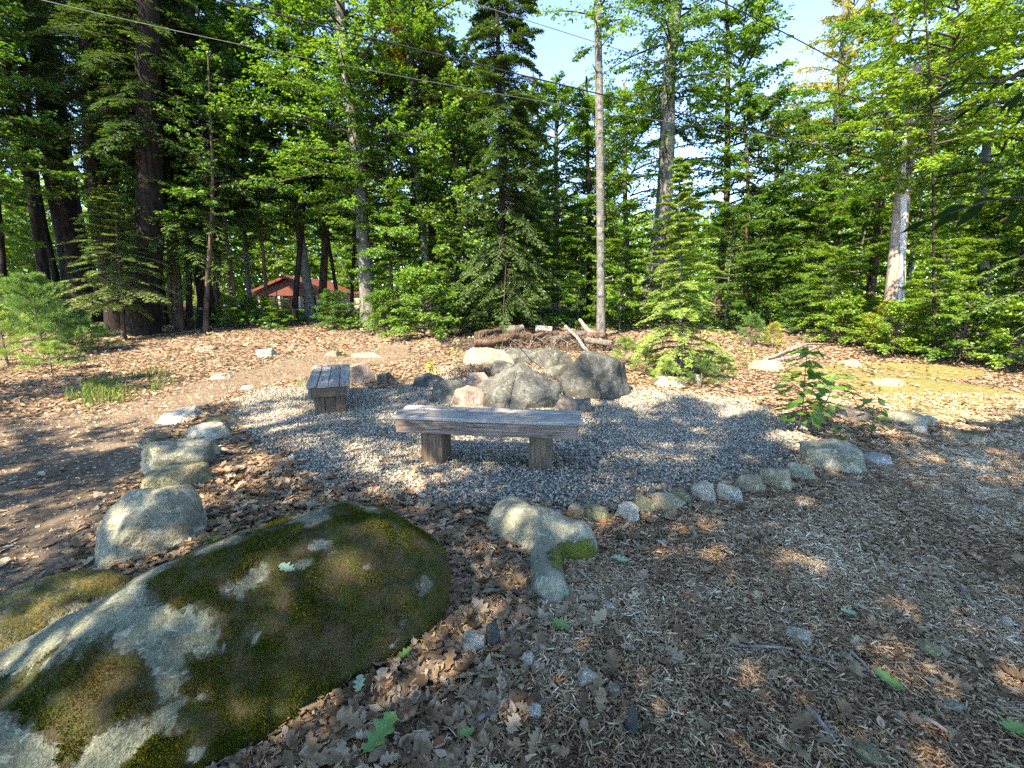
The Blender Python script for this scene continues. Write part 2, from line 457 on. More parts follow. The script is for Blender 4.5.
M['teal'] = simple_mat('teal_plastic', (0.03, 0.22, 0.24), 0.35, 0.1)
M['litter'] = rnd_mat('dead_leaf', [(0.0, (0.065, 0.040, 0.024)), (0.3, (0.185, 0.122, 0.075)), (0.65, (0.31, 0.22, 0.142)), (0.9, (0.44, 0.35, 0.245)), (1.0, (0.33, 0.14, 0.07))], 0.8, 0.2, 0.15, 30)
M['chips'] = rnd_mat('wood_chip', [(0.0, (0.05, 0.030, 0.017)), (0.28, (0.18, 0.112, 0.066)), (0.55, (0.37, 0.248, 0.148)), (0.8, (0.56, 0.42, 0.275)), (0.94, (0.69, 0.57, 0.41)), (1.0, (0.76, 0.68, 0.55))], 0.85, 0.2)
M['gravel'] = rnd_mat('gravel_stone', [(0.0, (0.11, 0.094, 0.068)), (0.4, (0.28, 0.243, 0.18)), (0.75, (0.44, 0.39, 0.30)), (0.92, (0.57, 0.52, 0.42)), (1.0, (0.45, 0.31, 0.20))], 0.8, 0.3, 0, 120)
M['grass'] = rnd_mat('grass_blade', [(0.0, (0.07, 0.12, 0.025)), (1.0, (0.19, 0.24, 0.06))], 0.7, 0.2, 0.3)
M['brush'] = rnd_mat('dry_twig', [(0.0, (0.03, 0.022, 0.017)), (0.7, (0.115, 0.082, 0.062)), (1.0, (0.24, 0.185, 0.145))], 0.9)
M['oakgreen'] = leaf_mat('oak_leaf_green', [(0.0, (0.09, 0.19, 0.05)), (1.0, (0.15, 0.27, 0.08))], 0.2)
M['oakpale'] = leaf_mat('oak_leaf_pale', [(0.0, (0.22, 0.34, 0.23)), (1.0, (0.28, 0.38, 0.26))], 0.2)
M['oldwood'] = bark_mat('old_wood', (0.05, 0.042, 0.036), (0.17, 0.145, 0.125), None, 12, 0.3)
M['deadwood'] = bark_mat('dead_wood', (0.12, 0.10, 0.085), (0.32, 0.28, 0.245), None, 12, 0.3)

def ground_mat():
    t = NT('forest_floor')
    co = t.coord()
    n1 = t.noise(1.3, 5, 0.6, co); n2 = t.noise(14, 5, 0.7, co); n3 = t.noise(55, 4, 0.75, co)
    vor = t.n('ShaderNodeTexVoronoi', {'Vector': co, 'Scale': 16.0, 'Randomness': 1.0})
    vc = t.n('ShaderNodeSeparateColor', {0: vor.outputs['Color']}).outputs[0]
    soil = t.ramp(n2, [(0.3, (0.050, 0.033, 0.023)), (0.7, (0.16, 0.11, 0.078))])
    lit = t.ramp(vc, [(0.0, (0.07, 0.045, 0.029)), (0.5, (0.18, 0.126, 0.088)), (1.0, (0.30, 0.23, 0.17))])
    lit = t.mix(0.8, lit, t.ramp(n3, [(0.3, 0.55), (0.7, 1.35)]), 'MULTIPLY')
    moss = t.ramp(n2, [(0.3, (0.11, 0.10, 0.036)), (0.7, (0.225, 0.198, 0.075))])
    a = t.attr('litter_w'); m = t.attr('moss_w')
    wob = t.math('MULTIPLY', t.math('SUBTRACT', n2, 0.5), 1.2)
    col = t.mix(t.ramp(t.math('ADD', a, wob), [(0.35, 0.0), (0.6, 1.0)]), soil, lit)
    col = t.mix(t.ramp(t.math('ADD', m, wob), [(0.4, 0.0), (0.7, 1.0)]), col, moss)
    h = t.math('ADD', n2, t.math('MULTIPLY', n3, 0.5))
    return t.principled(col, 0.95, t.bump(h, 0.8, 0.03), 0.1)
M['ground'] = ground_mat()

def path_mat():
    t = NT('packed_dirt')
    co = t.coord()
    n1 = t.noise(1.6, 5, 0.6, co); n2 = t.noise(26, 5, 0.75, co); n3 = t.noise(100, 3, 0.75, co)
    col = t.ramp(n1, [(0.3, (0.095, 0.071, 0.051)), (0.7, (0.165, 0.125, 0.092))])
    col = t.mix(0.85, col, t.ramp(n2, [(0.3, 0.55), (0.72, 1.4)]), 'MULTIPLY')
    col = t.mix(t.ramp(n3, [(0.62, 0.0), (0.72, 0.6)]), col, (0.27, 0.215, 0.165))
    return t.principled(col, 0.95, t.bump(n2, 0.6, 0.02), 0.1)
M['path'] = path_mat()

def bed_mat():
    t = NT('gravel_bed')
    co = t.coord()
    v = t.n('ShaderNodeTexVoronoi', {'Vector': co, 'Scale': 45.0})
    vc = t.n('ShaderNodeSeparateColor', {0: v.outputs['Color']}).outputs[0]
    col = t.ramp(vc, [(0.0, (0.05, 0.05, 0.055)), (1.0, (0.24, 0.245, 0.25))])
    return t.principled(col, 0.9, t.bump(v.outputs['Distance'], 0.8, 0.02), 0.2)
M['bed'] = bed_mat()

# ------------------------------------------------------------------ zones (world polygons)
def wpoly(pts): return np.array([at(*p)[:2] for p in pts])
GRAVEL = wpoly([(236, 400), (262, 390), (300, 386), (345, 388), (400, 391), (425, 374), (470, 366), (560, 372), (632, 388), (690, 395), (745, 400), (778, 414), (806, 440), (790, 466), (745, 482), (700, 494), (650, 506), (610, 516), (560, 517), (520, 512), (480, 512), (440, 512), (395, 502), (350, 492), (310, 478), (280, 464), (262, 445), (240, 422)])
PATHL = [(-40, 428), (60, 418), (130, 402), (190, 386), (240, 372), (285, 360), (320, 352), (400, 345)]
PATHR = [(-40, 640), (40, 585), (112, 515), (150, 462), (190, 420), (238, 394), (310, 378), (420, 357)]
PATHW = np.vstack([wpoly(PATHL), wpoly(PATHR[::-1])])
MOSSW = [wpoly(p) for p in ([(840, 382), (900, 374), (1024, 392), (1100, 420), (1024, 428), (930, 424), (880, 410)],
                             [(770, 372), (850, 360), (960, 366), (1000, 376), (900, 384), (800, 386)],
                             [(690, 396), (740, 398), (775, 410), (740, 412), (700, 404)],
                             [(140, 440), (200, 425), (245, 420), (230, 432), (170, 445)],
                             [(-20, 640), (60, 600), (140, 565), (170, 575), (90, 600), (-20, 680)],
                             [(600, 560), (625, 552), (640, 575), (600, 590)])]
MULCH = np.vstack([wpoly([(560, 532), (650, 516), (720, 500), (800, 478), (880, 462), (900, 440), (1060, 428), (1150, 520)]), [[3.4, 0.6], [-0.6, 0.6]], wpoly([(470, 768), (520, 680), (545, 610)])])
Z = {'g': lambda x, y: polyin(x, y, GRAVEL), 'p': lambda x, y: polyin(x, y, PATHW), 'm': lambda x, y: polyin(x, y, MULCH)}

# ------------------------------------------------------------------ ground sheet
def axis(lo, hi, step, far):
    a = [lo]; s = step
    left = []
    x = lo
    while x > -far:
        s *= 1.22; x -= s; left.append(x)
    right = []; s = step; x = hi
    while x < far:
        s *= 1.22; x += s; right.append(x)
    return np.array(left[::-1] + list(np.arange(lo, hi + 1e-6, step)) + right)
gx, gy = axis(-10, 10, 0.08, 400), axis(0.4, 13, 0.08, 400)
GX, GY = np.meshgrid(gx, gy)
GZ = H(GX, GY)
nx, ny = len(gx), len(gy)
i = np.arange(ny - 1)[:, None] * nx; j = np.arange(nx - 1)[None]
Q = np.stack([i + j, i + j + 1, i + nx + j + 1, i + nx + j], -1).reshape(-1, 4)
fx, fy = GX.ravel(), GY.ravel()
lw = np.clip(0.75 - 0.9 * np.clip(Z['m'](fx, fy) * 4, 0, 1) + 0.2 * noise2(fx, fy, 0.9, 21, 2), 0, 1)
mw = np.zeros_like(fx)
for p in MOSSW:
    mw = np.maximum(mw, np.clip(polyin(fx, fy, p) / 0.25 + 0.45, 0, 1))
mb = MB(); mb.add(np.stack([fx, fy, GZ.ravel()], -1), Q)
g = mb.build('ground', M['ground'], smooth=True, attrs={'litter_w': lw, 'moss_w': mw}); tag(g, kind='structure')

def sheet(name, poly, m, lift, step, wob, kind='structure'):
    poly = np.asarray(poly)
    x0, y0 = poly.min(0) - 0.3; x1, y1 = poly.max(0) + 0.3
    xs, ys = np.arange(x0, x1, step), np.arange(y0, y1, step)
    X, Y = np.meshgrid(xs, ys)
    sd = polyin(X, Y, poly) + wob * noise2(X, Y, 1.8, 31, 3)
    Zz = H(X, Y) + np.minimum(lift, sd * 0.06 + lift * 0.2)
    n = len(xs)
    ii = np.arange(len(ys) - 1)[:, None] * n; jj = np.arange(n - 1)[None]
    q = np.stack([ii + jj, ii + jj + 1, ii + n + jj + 1, ii + n + jj], -1).reshape(-1, 4)
    keep = (sd.ravel()[q] > -0.06).all(1)
    q = q[keep]
    used = np.unique(q); mp = np.full(X.size, -1); mp[used] = np.arange(len(used))
    mb = MB(); mb.add(np.stack([X.ravel(), Y.ravel(), Zz.ravel()], -1)[used], mp[q])
    o = mb.build(name, m, smooth=True); tag(o, kind=kind); return o
sheet('path', PATHW, M['path'], 0.012, 0.07, 0.16)
sheet('gravel_bed', GRAVEL, M['bed'], 0.016, 0.06, 0.10)

# ------------------------------------------------------------------ ground cover (stuff)
def stations(w, n_side=1):
    """leaf template along +y with half-widths w at evenly spaced stations"""
    n = len(w); ys = np.linspace(-0.5, 0.5, n)
    V = []
    for yy, ww in zip(ys, w):
        V += [(-ww, yy, 0.06 * ww), (0, yy, 0), (ww, yy, 0.06 * ww)]
    Fc = []
    for k in range(n - 1):
        a = 3 * k
        Fc += [(a, a + 1, a + 4, a + 3), (a + 1, a + 2, a + 5, a + 4)]
    return np.array(V, float), np.array(Fc)
OAK_V, OAK_F = stations([0.010, 0.012, 0.03, 0.13, 0.17, 0.12, 0.14, 0.25, 0.29, 0.22, 0.15, 0.18, 0.31, 0.33, 0.24, 0.15, 0.18, 0.21, 0.13, 0.02])
LEAF_V, LEAF_F = stations([0.01, 0.26, 0.20, 0.01])

def scatter_pts(n, x0, x1, y0, y1, wfun):
    x = RNG.uniform(x0, x1, n); y = RNG.uniform(y0, y1, n)
    k = RNG.uniform(0, 1, n) < wfun(x, y)
    return x[k], y[k]

def infront(x, y):
    return np.abs(x) < 1.25 * (y + 0.35) + 0.6

def w_litter(x, y):
    sg, sp, sm = Z['g'](x, y), Z['p'](x, y), Z['m'](x, y)
    n = noise2(x, y, 1.1, 41, 3)
    w = np.full(x.shape, 0.9)
    w = np.where(sm > 0, 0.05 + 0.30 * np.clip(1 - sm / 0.45, 0, 1) + 0.06 * (n > 0.35), w)
    w = np.where(sp > 0, 0.05 + 0.35 * np.clip(1 - sp / 0.22, 0, 1), w)
    leftedge = np.clip((-1.2 - x) / 1.2, 0, 1) * np.clip((5.2 - y) / 1.0, 0, 1)
    w = np.where(sg > 0, 0.07 + 0.20 * (n > 0.25) + 0.55 * np.clip(1 - sg / 0.22, 0, 1) + 0.75 * leftedge * (n > -0.1) + 0.20 * (n > 0.42), w)
    for p in MOSSW[:2]:
        w = np.where(polyin(x, y, p) > 0.1, 0.22 + 0.25 * n, w)
    return w * infront(x, y)

def litter(name, n, x0, x1, y0, y1, tv, tf, smin, smax, cond, label):
    x, y = scatter_pts(n, x0, x1, y0, y1, lambda a, b: w_litter(a, b) * cond(a, b))
    N = len(x); s = RNG.uniform(smin, smax, N)
    pos = np.stack([x, y, H(x, y) + RNG.uniform(0.004, 0.026, N)], -1)
    v, f = inst(tv, tf, pos, np.stack([s * RNG.uniform(0.7, 1.1, N), s, s], -1), RNG.uniform(0, 6.28, N), RNG.normal(0, 0.28, N), RNG.normal(0, 0.28, N), RNG.normal(0.25, 0.55, N))
    rn = np.clip(RNG.beta(2.2, 2.0, N) , 0, 0.985); rn[RNG.uniform(0, 1, N) < 0.014] = 1.0
    mb = MB(); mb.add(v, f, 0, np.repeat(rn, len(tf)))
    o = mb.build(name, M['litter']); tag(o, kind='stuff'); return o
near = lambda x, y: (y < 3.6) * 1.0
far = lambda x, y: (y >= 3.6) * 1.0
litter('leaf_litter', 17000, -5, 5, 0.7, 3.6, OAK_V, OAK_F, 0.05, 0.125, near, '')
litter('leaf_litter', 26000, -5, 5, 0.7, 3.6, LEAF_V, LEAF_F, 0.03, 0.075, near, '')
litter('leaf_litter', 52000, -11, 11, 3.6, 10.0, LEAF_V, LEAF_F, 0.05, 0.105, far, '')
litter('leaf_litter', 26000, -16, 14, 10.0, 18, LEAF_V, LEAF_F, 0.08, 0.15, far, '')

CHIP_V = np.array([(-0.5, -0.42, 0), (0.5, -0.30, 0), (-0.42, 0, 0.45), (0.42, 0.05, 0.4), (-0.5, 0.5, 0), (0.5, 0.35, 0)], float)
CHIP_F = np.array([(0, 1, 3, 2), (2, 3, 5, 4)])
def w_chip(x, y):
    sm = Z['m'](x, y)
    return np.clip(np.clip(sm / 0.25 + 0.55, 0.0, 1) + 0.35 * ((Z['g'](x, y) < -0.05) & (x > -1.2)), 0, 1) * infront(x, y)
def chips(n, x0, x1, y0, y1, lmin, lmax, wmul=1.0):
    x, y = scatter_pts(n, x0, x1, y0, y1, w_chip)
    N = len(x)
    L = lmin + (lmax - lmin) * RNG.beta(1.1, 2.7, N)
    W = np.minimum(L * 0.6, RNG.uniform(0.003, 0.0085, N) * wmul)
    pos = np.stack([x, y, H(x, y) + RNG.uniform(0.0, 0.018, N)], -1)
    v, f = inst(CHIP_V, CHIP_F, pos, np.stack([L, W, W], -1), RNG.uniform(0, 6.28, N), RNG.normal(0, 0.35, N), RNG.normal(0, 0.22, N))
    patch = noise2(x, y, 1.0, 77, 3)
    rn = np.clip(RNG.beta(1.7, 2.0, N) * 0.86 + 0.20 * patch + 0.10 * noise2(x, y, 5.0, 79, 2) + (L - lmin) / (lmax - lmin) * 0.22, 0, 1)
    mb = MB(); mb.add(v, f, 0, np.repeat(rn, 2))
    o = mb.build('wood_chips', M['chips']); tag(o, kind='stuff')
chips(120000, -0.9, 3.2, 0.7, 2.3, 0.008, 0.06)
chips(110000, -0.9, 5.2, 2.3, 4.2, 0.012, 0.07, 1.3)
chips(50000, 0.5, 8.0, 4.2, 6.5, 0.02, 0.09, 2.0)

OCT_V = np.array([(1, 0, 0), (-1, 0, 0), (0, 1, 0), (0, -1, 0), (0, 0, 1), (0, 0, -1)], float)
OCT_F = np.array([(0, 2, 4), (2, 1, 4), (1, 3, 4), (3, 0, 4), (2, 0, 5), (1, 2, 5), (3, 1, 5), (0, 3, 5)])
def gravel(n):
    b0, b1 = GRAVEL.min(0) - 0.3, GRAVEL.max(0) + 0.3
    def w(x, y):
        return np.clip((Z['g'](x, y) + 0.16 * noise2(x, y, 1.8, 31, 3)) / 0.22 + 0.5, 0, 1)
    x, y = scatter_pts(n, b0[0], b1[0], b0[1], b1[1], w)
    N = len(x)
    s = np.stack([RNG.uniform(0.007, 0.018, N), RNG.uniform(0.006, 0.012, N), RNG.uniform(0.005, 0.010, N)], -1)
    pos = np.stack([x, y, H(x, y) + 0.016 + RNG.uniform(0.0, 0.014, N)], -1)
    tv = OCT_V[None] + RNG.uniform(-0.35, 0.35, (N, 6, 3))
    v, f = inst(tv, OCT_F, pos, s, RNG.uniform(0, 6.28, N), RNG.normal(0, 0.5, N), RNG.normal(0, 0.5, N))
    mb = MB(); mb.add(v, f, 0, np.repeat(np.clip(RNG.uniform(0, 1, N) + 0.22 * noise2(x, y, 1.3, 141, 3), 0, 1), 8))
    tag(mb.build('gravel', M['gravel']), kind='stuff')
gravel(150000)

def crumbs(n):
    b0, b1 = PATHW.min(0), PATHW.max(0)
    x, y = scatter_pts(n, max(b0[0], -8), b1[0], max(b0[1], 1), b1[1], lambda x, y: np.clip(Z['p'](x, y) / 0.2 + 0.3, 0, 1) * infront(x, y))
    N = len(x)
    L = RNG.uniform(0.008, 0.03, N)
    pos = np.stack([x, y, H(x, y) + 0.012 + RNG.uniform(0, 0.006, N)], -1)
    v, f = inst(CHIP_V, CHIP_F, pos, np.stack([L, L * RNG.uniform(0.3, 0.9, N), L * 0.4], -1), RNG.uniform(0, 6.28, N), RNG.normal(0, 0.2, N))
    mb = MB(); mb.add(v, f, 0, np.repeat(np.clip(RNG.beta(2, 2.4, N), 0, 1), 2))
    tag(mb.build('soil_crumbs', M['chips']), kind='stuff')
crumbs(26000)
#@@PART2
# ------------------------------------------------------------------ rocks
def rock_shape(seed, sub=4, npl=12, k=10, rough=0.05, planes=None, pd=(0.60, 0.95)):
    r = np.random.default_rng(seed)
    U, Fc = ico(sub)
    if planes is None:
        ns = int(r.integers(4, 7)); a0 = r.uniform(0, 6.28); aa = a0 + (np.arange(ns) + r.uniform(-0.28, 0.28, ns)) * 2 * math.pi / ns
        side = np.stack([np.cos(aa), np.sin(aa), r.uniform(-0.05, 0.45, ns)], -1); ds = r.uniform(0.62, 1.0, ns)
        tp = np.stack([r.normal(0, 0.28, 2), r.normal(-0.08, 0.28, 2), np.ones(2)], -1); dt_ = r.uniform(0.45, 0.62, 2)
        ac = r.uniform(0, 6.28, 3); ch = np.stack([np.cos(ac), np.sin(ac), r.uniform(0.5, 1.1, 3)], -1); dc = r.uniform(0.66, 0.86, 3)
        Nn = norm(np.vstack([side, tp, ch, [[0, 0, -1]]])); D = np.concatenate([ds, dt_, dc, [0.7]])
    else:
        Nn = norm(np.array([p[:3] for p in planes], float)); D = np.array([p[3] for p in planes], float)
    k = k * 2.6
    dots = np.clip(U @ Nn.T, 0, None) / D
    rad = (dots ** k).sum(1) ** (-1.0 / k)
    C = U * rad[:, None]
    C = C + U * (rough * fbm(C * 2.0 + seed, seed, 4) + rough * 0.35 * fbm(C * 8.0 + seed, seed + 9, 3))[:, None]
    return C, Fc

def rock(px, py, wpx, hpx, label, m, seed, ratio=0.8, yaw=0.0, sink=0.22, name='rock', cat='rock', group=None, hm=None, planes=None, k=10, sub=4, rough=0.045, npl=9, smooth=True):
    P = at(px, py)
    d = project(P)[2]
    w = wpx * d / F
    dep = ratio * w
    dist = math.hypot(P[0], P[1]); al = math.atan2(CAMH - P[2], dist)
    h = hm if hm is not None else max((hpx * d / F - 0.45 * dep * math.sin(al)) / math.cos(al), 0.14 * w)
    away = np.array([P[0], P[1], 0]) / dist
    c = P + away * dep * 0.45
    C, Fc = rock_shape(seed, sub, npl, k, rough, planes)
    yv = R(yaw)
    if yaw:
        x, y = C[:, 0] * math.cos(yv) - C[:, 1] * math.sin(yv), C[:, 0] * math.sin(yv) + C[:, 1] * math.cos(yv)
        C = np.stack([x, y, C[:, 2]], -1)
    lo, hi = C.min(0), C.max(0)
    C = (C - (lo + hi) / 2) / (hi - lo)
    C = C * [w, dep, h * (1 + sink)]
    C[:, 2] += h * (1 - sink) / 2
    ax = np.array([[away[1], -away[0], 0], away, [0, 0, 1]])
    Wd = C @ ax
    loc = np.array([c[0], c[1], P[2]])
    mb = MB(); mb.add(Wd + loc, Fc)
    o = mb.build(name, m, loc=loc, smooth=smooth)
    o.data.set_sharp_from_angle(angle=R(24))
    tag(o, label, cat, group)
    return o

# --- the big mossy boulder at the front
def front_boulder():
    U, Fc = ico(6)
    a, b, c = 1.08, 0.41, 0.60
    p = 3.1
    rad = (np.abs(U[:, 0] / a) ** p + np.abs(U[:, 1] / b) ** p + np.abs(U[:, 2] / c) ** p) ** (-1 / p)
    C = U * rad[:, None]
    u = C[:, 0]
    C[:, 2] *= np.interp(u, [-1.2, -0.6, -0.1, 0.5, 1.2], [0.24, 0.35, 0.64, 0.97, 1.0])
    C[:, 1] += np.interp(u, [-1.2, -0.4, 0.3, 1.2], [-0.10, 0.0, 0.05, 0.0])
    # slope the camera side outwards towards the ground
    low = np.clip(0.5 - C[:, 2], 0, 1)
    C[:, 1] += np.where(C[:, 1] < 0, -0.07 * low * np.interp(u, [-1.2, 0.2, 1.2], [1, 1, 0.0]), 0)
    nrm = norm(U / [a, b, c])
    C += nrm * (0.060 * fbm(C * 1.7, 11, 3) + 0.020 * fbm(C * 6, 12, 4))[:, None]
    ax = norm(np.array([0.83, 0.56, 0])); ay = np.array([-ax[1], ax[0], 0])
    cen = np.array([-1.32, 1.43, 0.0])
    Wd = cen + C[:, :1] * ax + C[:, 1:2] * ay + C[:, 2:] * np.array([0, 0, 1.0])
    keep_z = -0.18
    Wd[:, 2] = np.maximum(Wd[:, 2], keep_z)
    return Wd, Fc
Wd, Fc = front_boulder()
sx, sy, _ = project(Wd)
MOSS1 = [(190, 560), (250, 532), (300, 512), (385, 480), (470, 500), (520, 600), (470, 720), (360, 790), (250, 840), (190, 840), (95, 800), (140, 752), (185, 738), (178, 700), (196, 660), (226, 640), (205, 612), (180, 600), (165, 588)]
MOSS2 = [(52, 655), (100, 632), (146, 672), (150, 704), (114, 720), (100, 744), (95, 778), (36, 778), (50, 738), (0, 732), (-60, 735), (-60, 672), (30, 678)]
mm = np.maximum(polyin(sx, sy, MOSS1), polyin(sx, sy, MOSS2)) / 60.0
mm = np.minimum(mm, 0.42) - 0.9 * np.clip(fbm(Wd * [10.0, 10.0, 12.0], 57, 4) - 0.30, 0, 1)
mm = np.clip(0.5 + mm + 0.25 * np.clip((sx - 300) / 60, 0, 1) * (mm > 0.1) + 0.34 * fbm(Wd * 4.2, 51, 5, 0.62), 0, 1)
mbx = MB(); mbx.add(Wd, Fc)
loc = np.array([-1.3, 1.42, 0])
bo = mbx.build('boulder', M['boulder'], loc=loc, smooth=True, attrs={'moss': mm})
tag(bo, 'large rounded boulder half covered in dark green moss, nearest the camera', 'boulder')
# moss fuzz: tiny tufts rooted on the boulder's moss
tri = Wd[Fc]; tc = tri.mean(1)
tn = norm(np.cross(tri[:, 1] - tri[:, 0], tri[:, 2] - tri[:, 0]))
mt = mm[Fc].mean(1)
ok = np.where((mt + 0.16 * fbm(tc * 24, 65, 3) > 0.56) & (tc[:, 2] > -0.02) & ((tn * (np.array([0, 0, CAMH]) - tc)).sum(1) > -0.15))[0]
pick = RNG.choice(ok, 110000)
wts = RNG.dirichlet((1, 1, 1), len(pick))
pos = (tri[pick] * wts[..., None]).sum(1); nn = tn[pick]
t1 = norm(RNG.normal(0, 1, (len(pick), 3)))
dirv = norm(nn + 0.75 * t1); sd_ = norm(np.cross(dirv, t1 + 0.01))
ln = (RNG.uniform(0.003, 0.008, len(pick)) * np.clip(1.1 + 0.9 * fbm(pos * 14, 63, 3), 0.4, 2.2))[:, None]; wd_ = ln * 0.28
vv = np.stack([pos - sd_ * wd_ - nn * 0.002, pos + sd_ * wd_ - nn * 0.002, pos + dirv * ln], 1).reshape(-1, 3)
clump = fbm(pos * 5, 61, 4) * 0.55
mbx = MB(); mbx.add(vv, np.arange(len(vv)).reshape(-1, 3), 0, np.clip(RNG.uniform(0.1, 0.9, len(pick)) + clump, 0, 1))
mz = mbx.build('moss', M['moss_fuzz'], parent=bo)
tag(mz, kind='stuff')

# flat ledge behind / left of it
rock(38, 712, 330, 120, 'low flat grey ledge with a mossy edge, behind the big mossy boulder', M['rock_mossy'], 5, 0.62, -8, 0.3, 'ledge', 'rock ledge', hm=0.27, k=7, sub=5, rough=0.07)

# left row
rock(158, 556, 98, 68, 'smooth pale grey rock just behind the big mossy boulder', M['rock_grey'], 21, 0.8, 0, k=6, sub=5, rough=0.06, planes=[(-0.75, -0.25, 0.75, 0.50), (-0.15, -1, 0.45, 0.66), (1, -0.1, 0.15, 0.80), (0.25, 0.2, 1, 0.68), (0.6, -0.7, 0.4, 0.74), (-1, 0, 0.1, 0.95), (0, 1, 0.1, 0.8), (0, 0, -1, 0.7)])
rock(178, 494, 66, 30, 'yellow-green lichen rock behind the smooth pale grey rock', M['rock_green'], 22, 0.8, -15)
rock(186, 474, 76, 36, 'rough grey rock with a dark hollow, in the row left of the gravel', M['rock_grey'], 23, 0.7, 40, rough=0.09, k=14)
rock(210, 440, 42, 16, 'small pale stone at the far tip of the left rock row', M['rock_pale'], 24, 0.8)
rock(182, 424, 44, 14, 'low grey rock sunk at the edge of the dirt path', M['rock_blue'], 25, 0.9)
rock(222, 428, 36, 11, 'flat moss-topped rock beside the gravel edge', M['rock_mossy'], 26, 0.8)
rock(158, 450, 34, 12, 'mossy low stone on the path side of the left rock row', M['rock_mossy'], 27, 0.8)
for (px, py, w, h, s, lab, m) in [
    (221, 380, 22, 7, 31, 'small pale stone lying on the left dirt path', 'rock_pale'),
    (268, 357, 22, 9, 32, 'cracked white stone beside the path under the trees', 'rock_pale'),
    (206, 351, 20, 5, 33, 'grey stone flush with the leaf litter near the big dark trunks', 'rock_grey'),
    (305, 388, 20, 11, 34, 'greenish stone touching the left side of the far bench', 'rock_green'),
    (362, 383, 44, 22, 35, 'pinkish rounded boulder directly behind the far bench', 'rock_pink'),
    (386, 381, 18, 9, 36, 'small brown stone right of the pinkish boulder', 'rock_dark'),
    (334, 357, 20, 7, 37, 'moss-capped yellowish stone beyond the far bench', 'rock_mossy'),
    (366, 359, 36, 6, 38, 'long flat grey stone lying beyond the far bench', 'rock_grey'),
    (248, 390, 16, 5, 39, 'pale stone where the path meets the gravel', 'rock_pale'),
]:
    rock(px, py, w, h, lab, M[m], s, 0.8, s * 7)

# fire ring
RING = 'stones of the fire ring'
pl_c = [(-0.62, -0.35, 0.75, 0.55), (0.62, -0.38, 0.72, 0.58), (0.1, -1, 0.25, 0.62), (-1, -0.3, 0.05, 0.95), (1, -0.2, 0.15, 0.98), (0, 1, 0.5, 0.6), (0, 0, -1, 0.7), (0.45, -0.9, -0.1, 0.75), (-0.5, -0.9, 0.1, 0.72), (0.0, -0.2, 1, 0.80)]
RINGB = rock(518, 412, 104, 51, 'pointed grey boulder with a dark rod leaning on its face, front of the fire ring', M['rock_ring'], 41, 0.62, 0, 0.2, 'boulder', 'boulder', RING, planes=pl_c, k=22, sub=5, rough=0.05)
pl_r = [(-0.75, 0.1, 0.75, 0.62), (0.22, 0.05, 1, 0.55), (-0.12, -1, -0.06, 0.70), (0.75, -0.55, 0.15, 0.80), (1, 0.2, 0.35, 0.92), (-1, -0.3, -0.1, 0.95), (0, 1, 0.2, 0.8), (0, 0, -1, 0.7), (0.5, -0.5, 0.7, 0.80)]
rock(592, 401, 84, 54, 'dark angular boulder with a grey flat top, right side of the fire ring', M['rock_dark'], 42, 0.85, 0, 0.2, 'boulder', 'boulder', RING, planes=pl_r, k=26, sub=5, rough=0.045)
for (px, py, w, h, s, lab, m, hm, yw) in [
    (449, 406, 38, 27, 43, 'wedge-shaped stone at the left front of the fire ring', 'rock_ring', None, 10),
    (470, 411, 44, 25, 44, 'pinkish rounded stone against the pointed boulder', 'rock_pink', None, 40),
    (478, 388, 30, 16, 54, 'brownish stone inside the fire ring behind the pinkish one', 'rock_pink', None, 25),
    (500, 378, 34, 18, 55, 'grey stone tucked behind the pointed boulder', 'rock_ring', None, 65),
    (556, 384, 34, 20, 56, 'grey stone filling the gap left of the dark angular boulder', 'rock_ring', None, 15),
    (430, 389, 36, 16, 45, 'blackened flat stone left of the fire ring', 'rock_dark', None, 0),
    (489, 369, 56, 22, 46, 'pale sloping stone at the back left of the fire ring', 'rock_grey', None, 70),
    (522, 364, 56, 17, 47, 'tan slab behind the pointed boulder', 'rock_ring', None, 20),
    (554, 370, 46, 24, 48, 'rough stone between the slab and the dark angular boulder', 'rock_ring', None, 5),
    (561, 411, 22, 10, 49, 'small grey stone beside the short weathered log', 'rock_blue', None, 33),
    (456, 411, 14, 6, 50, 'smallest tan stone under the wedge-shaped stone', 'rock_tan', None, 0),
    (486, 413, 18, 6, 51, 'flat yellowish stone at the foot of the pointed boulder', 'rock_tan', None, 60),
    (546, 397, 14, 8, 52, 'brown stone wedged right of the pointed boulder', 'rock_pink', None, 60),
    (560, 390, 12, 8, 53, 'dark chip of stone in front of the dark angular boulder', 'rock_dark', None, 0),
]:
    rock(px, py, w, h, lab, M[m], s, 0.7, yw, group=RING, k=14)

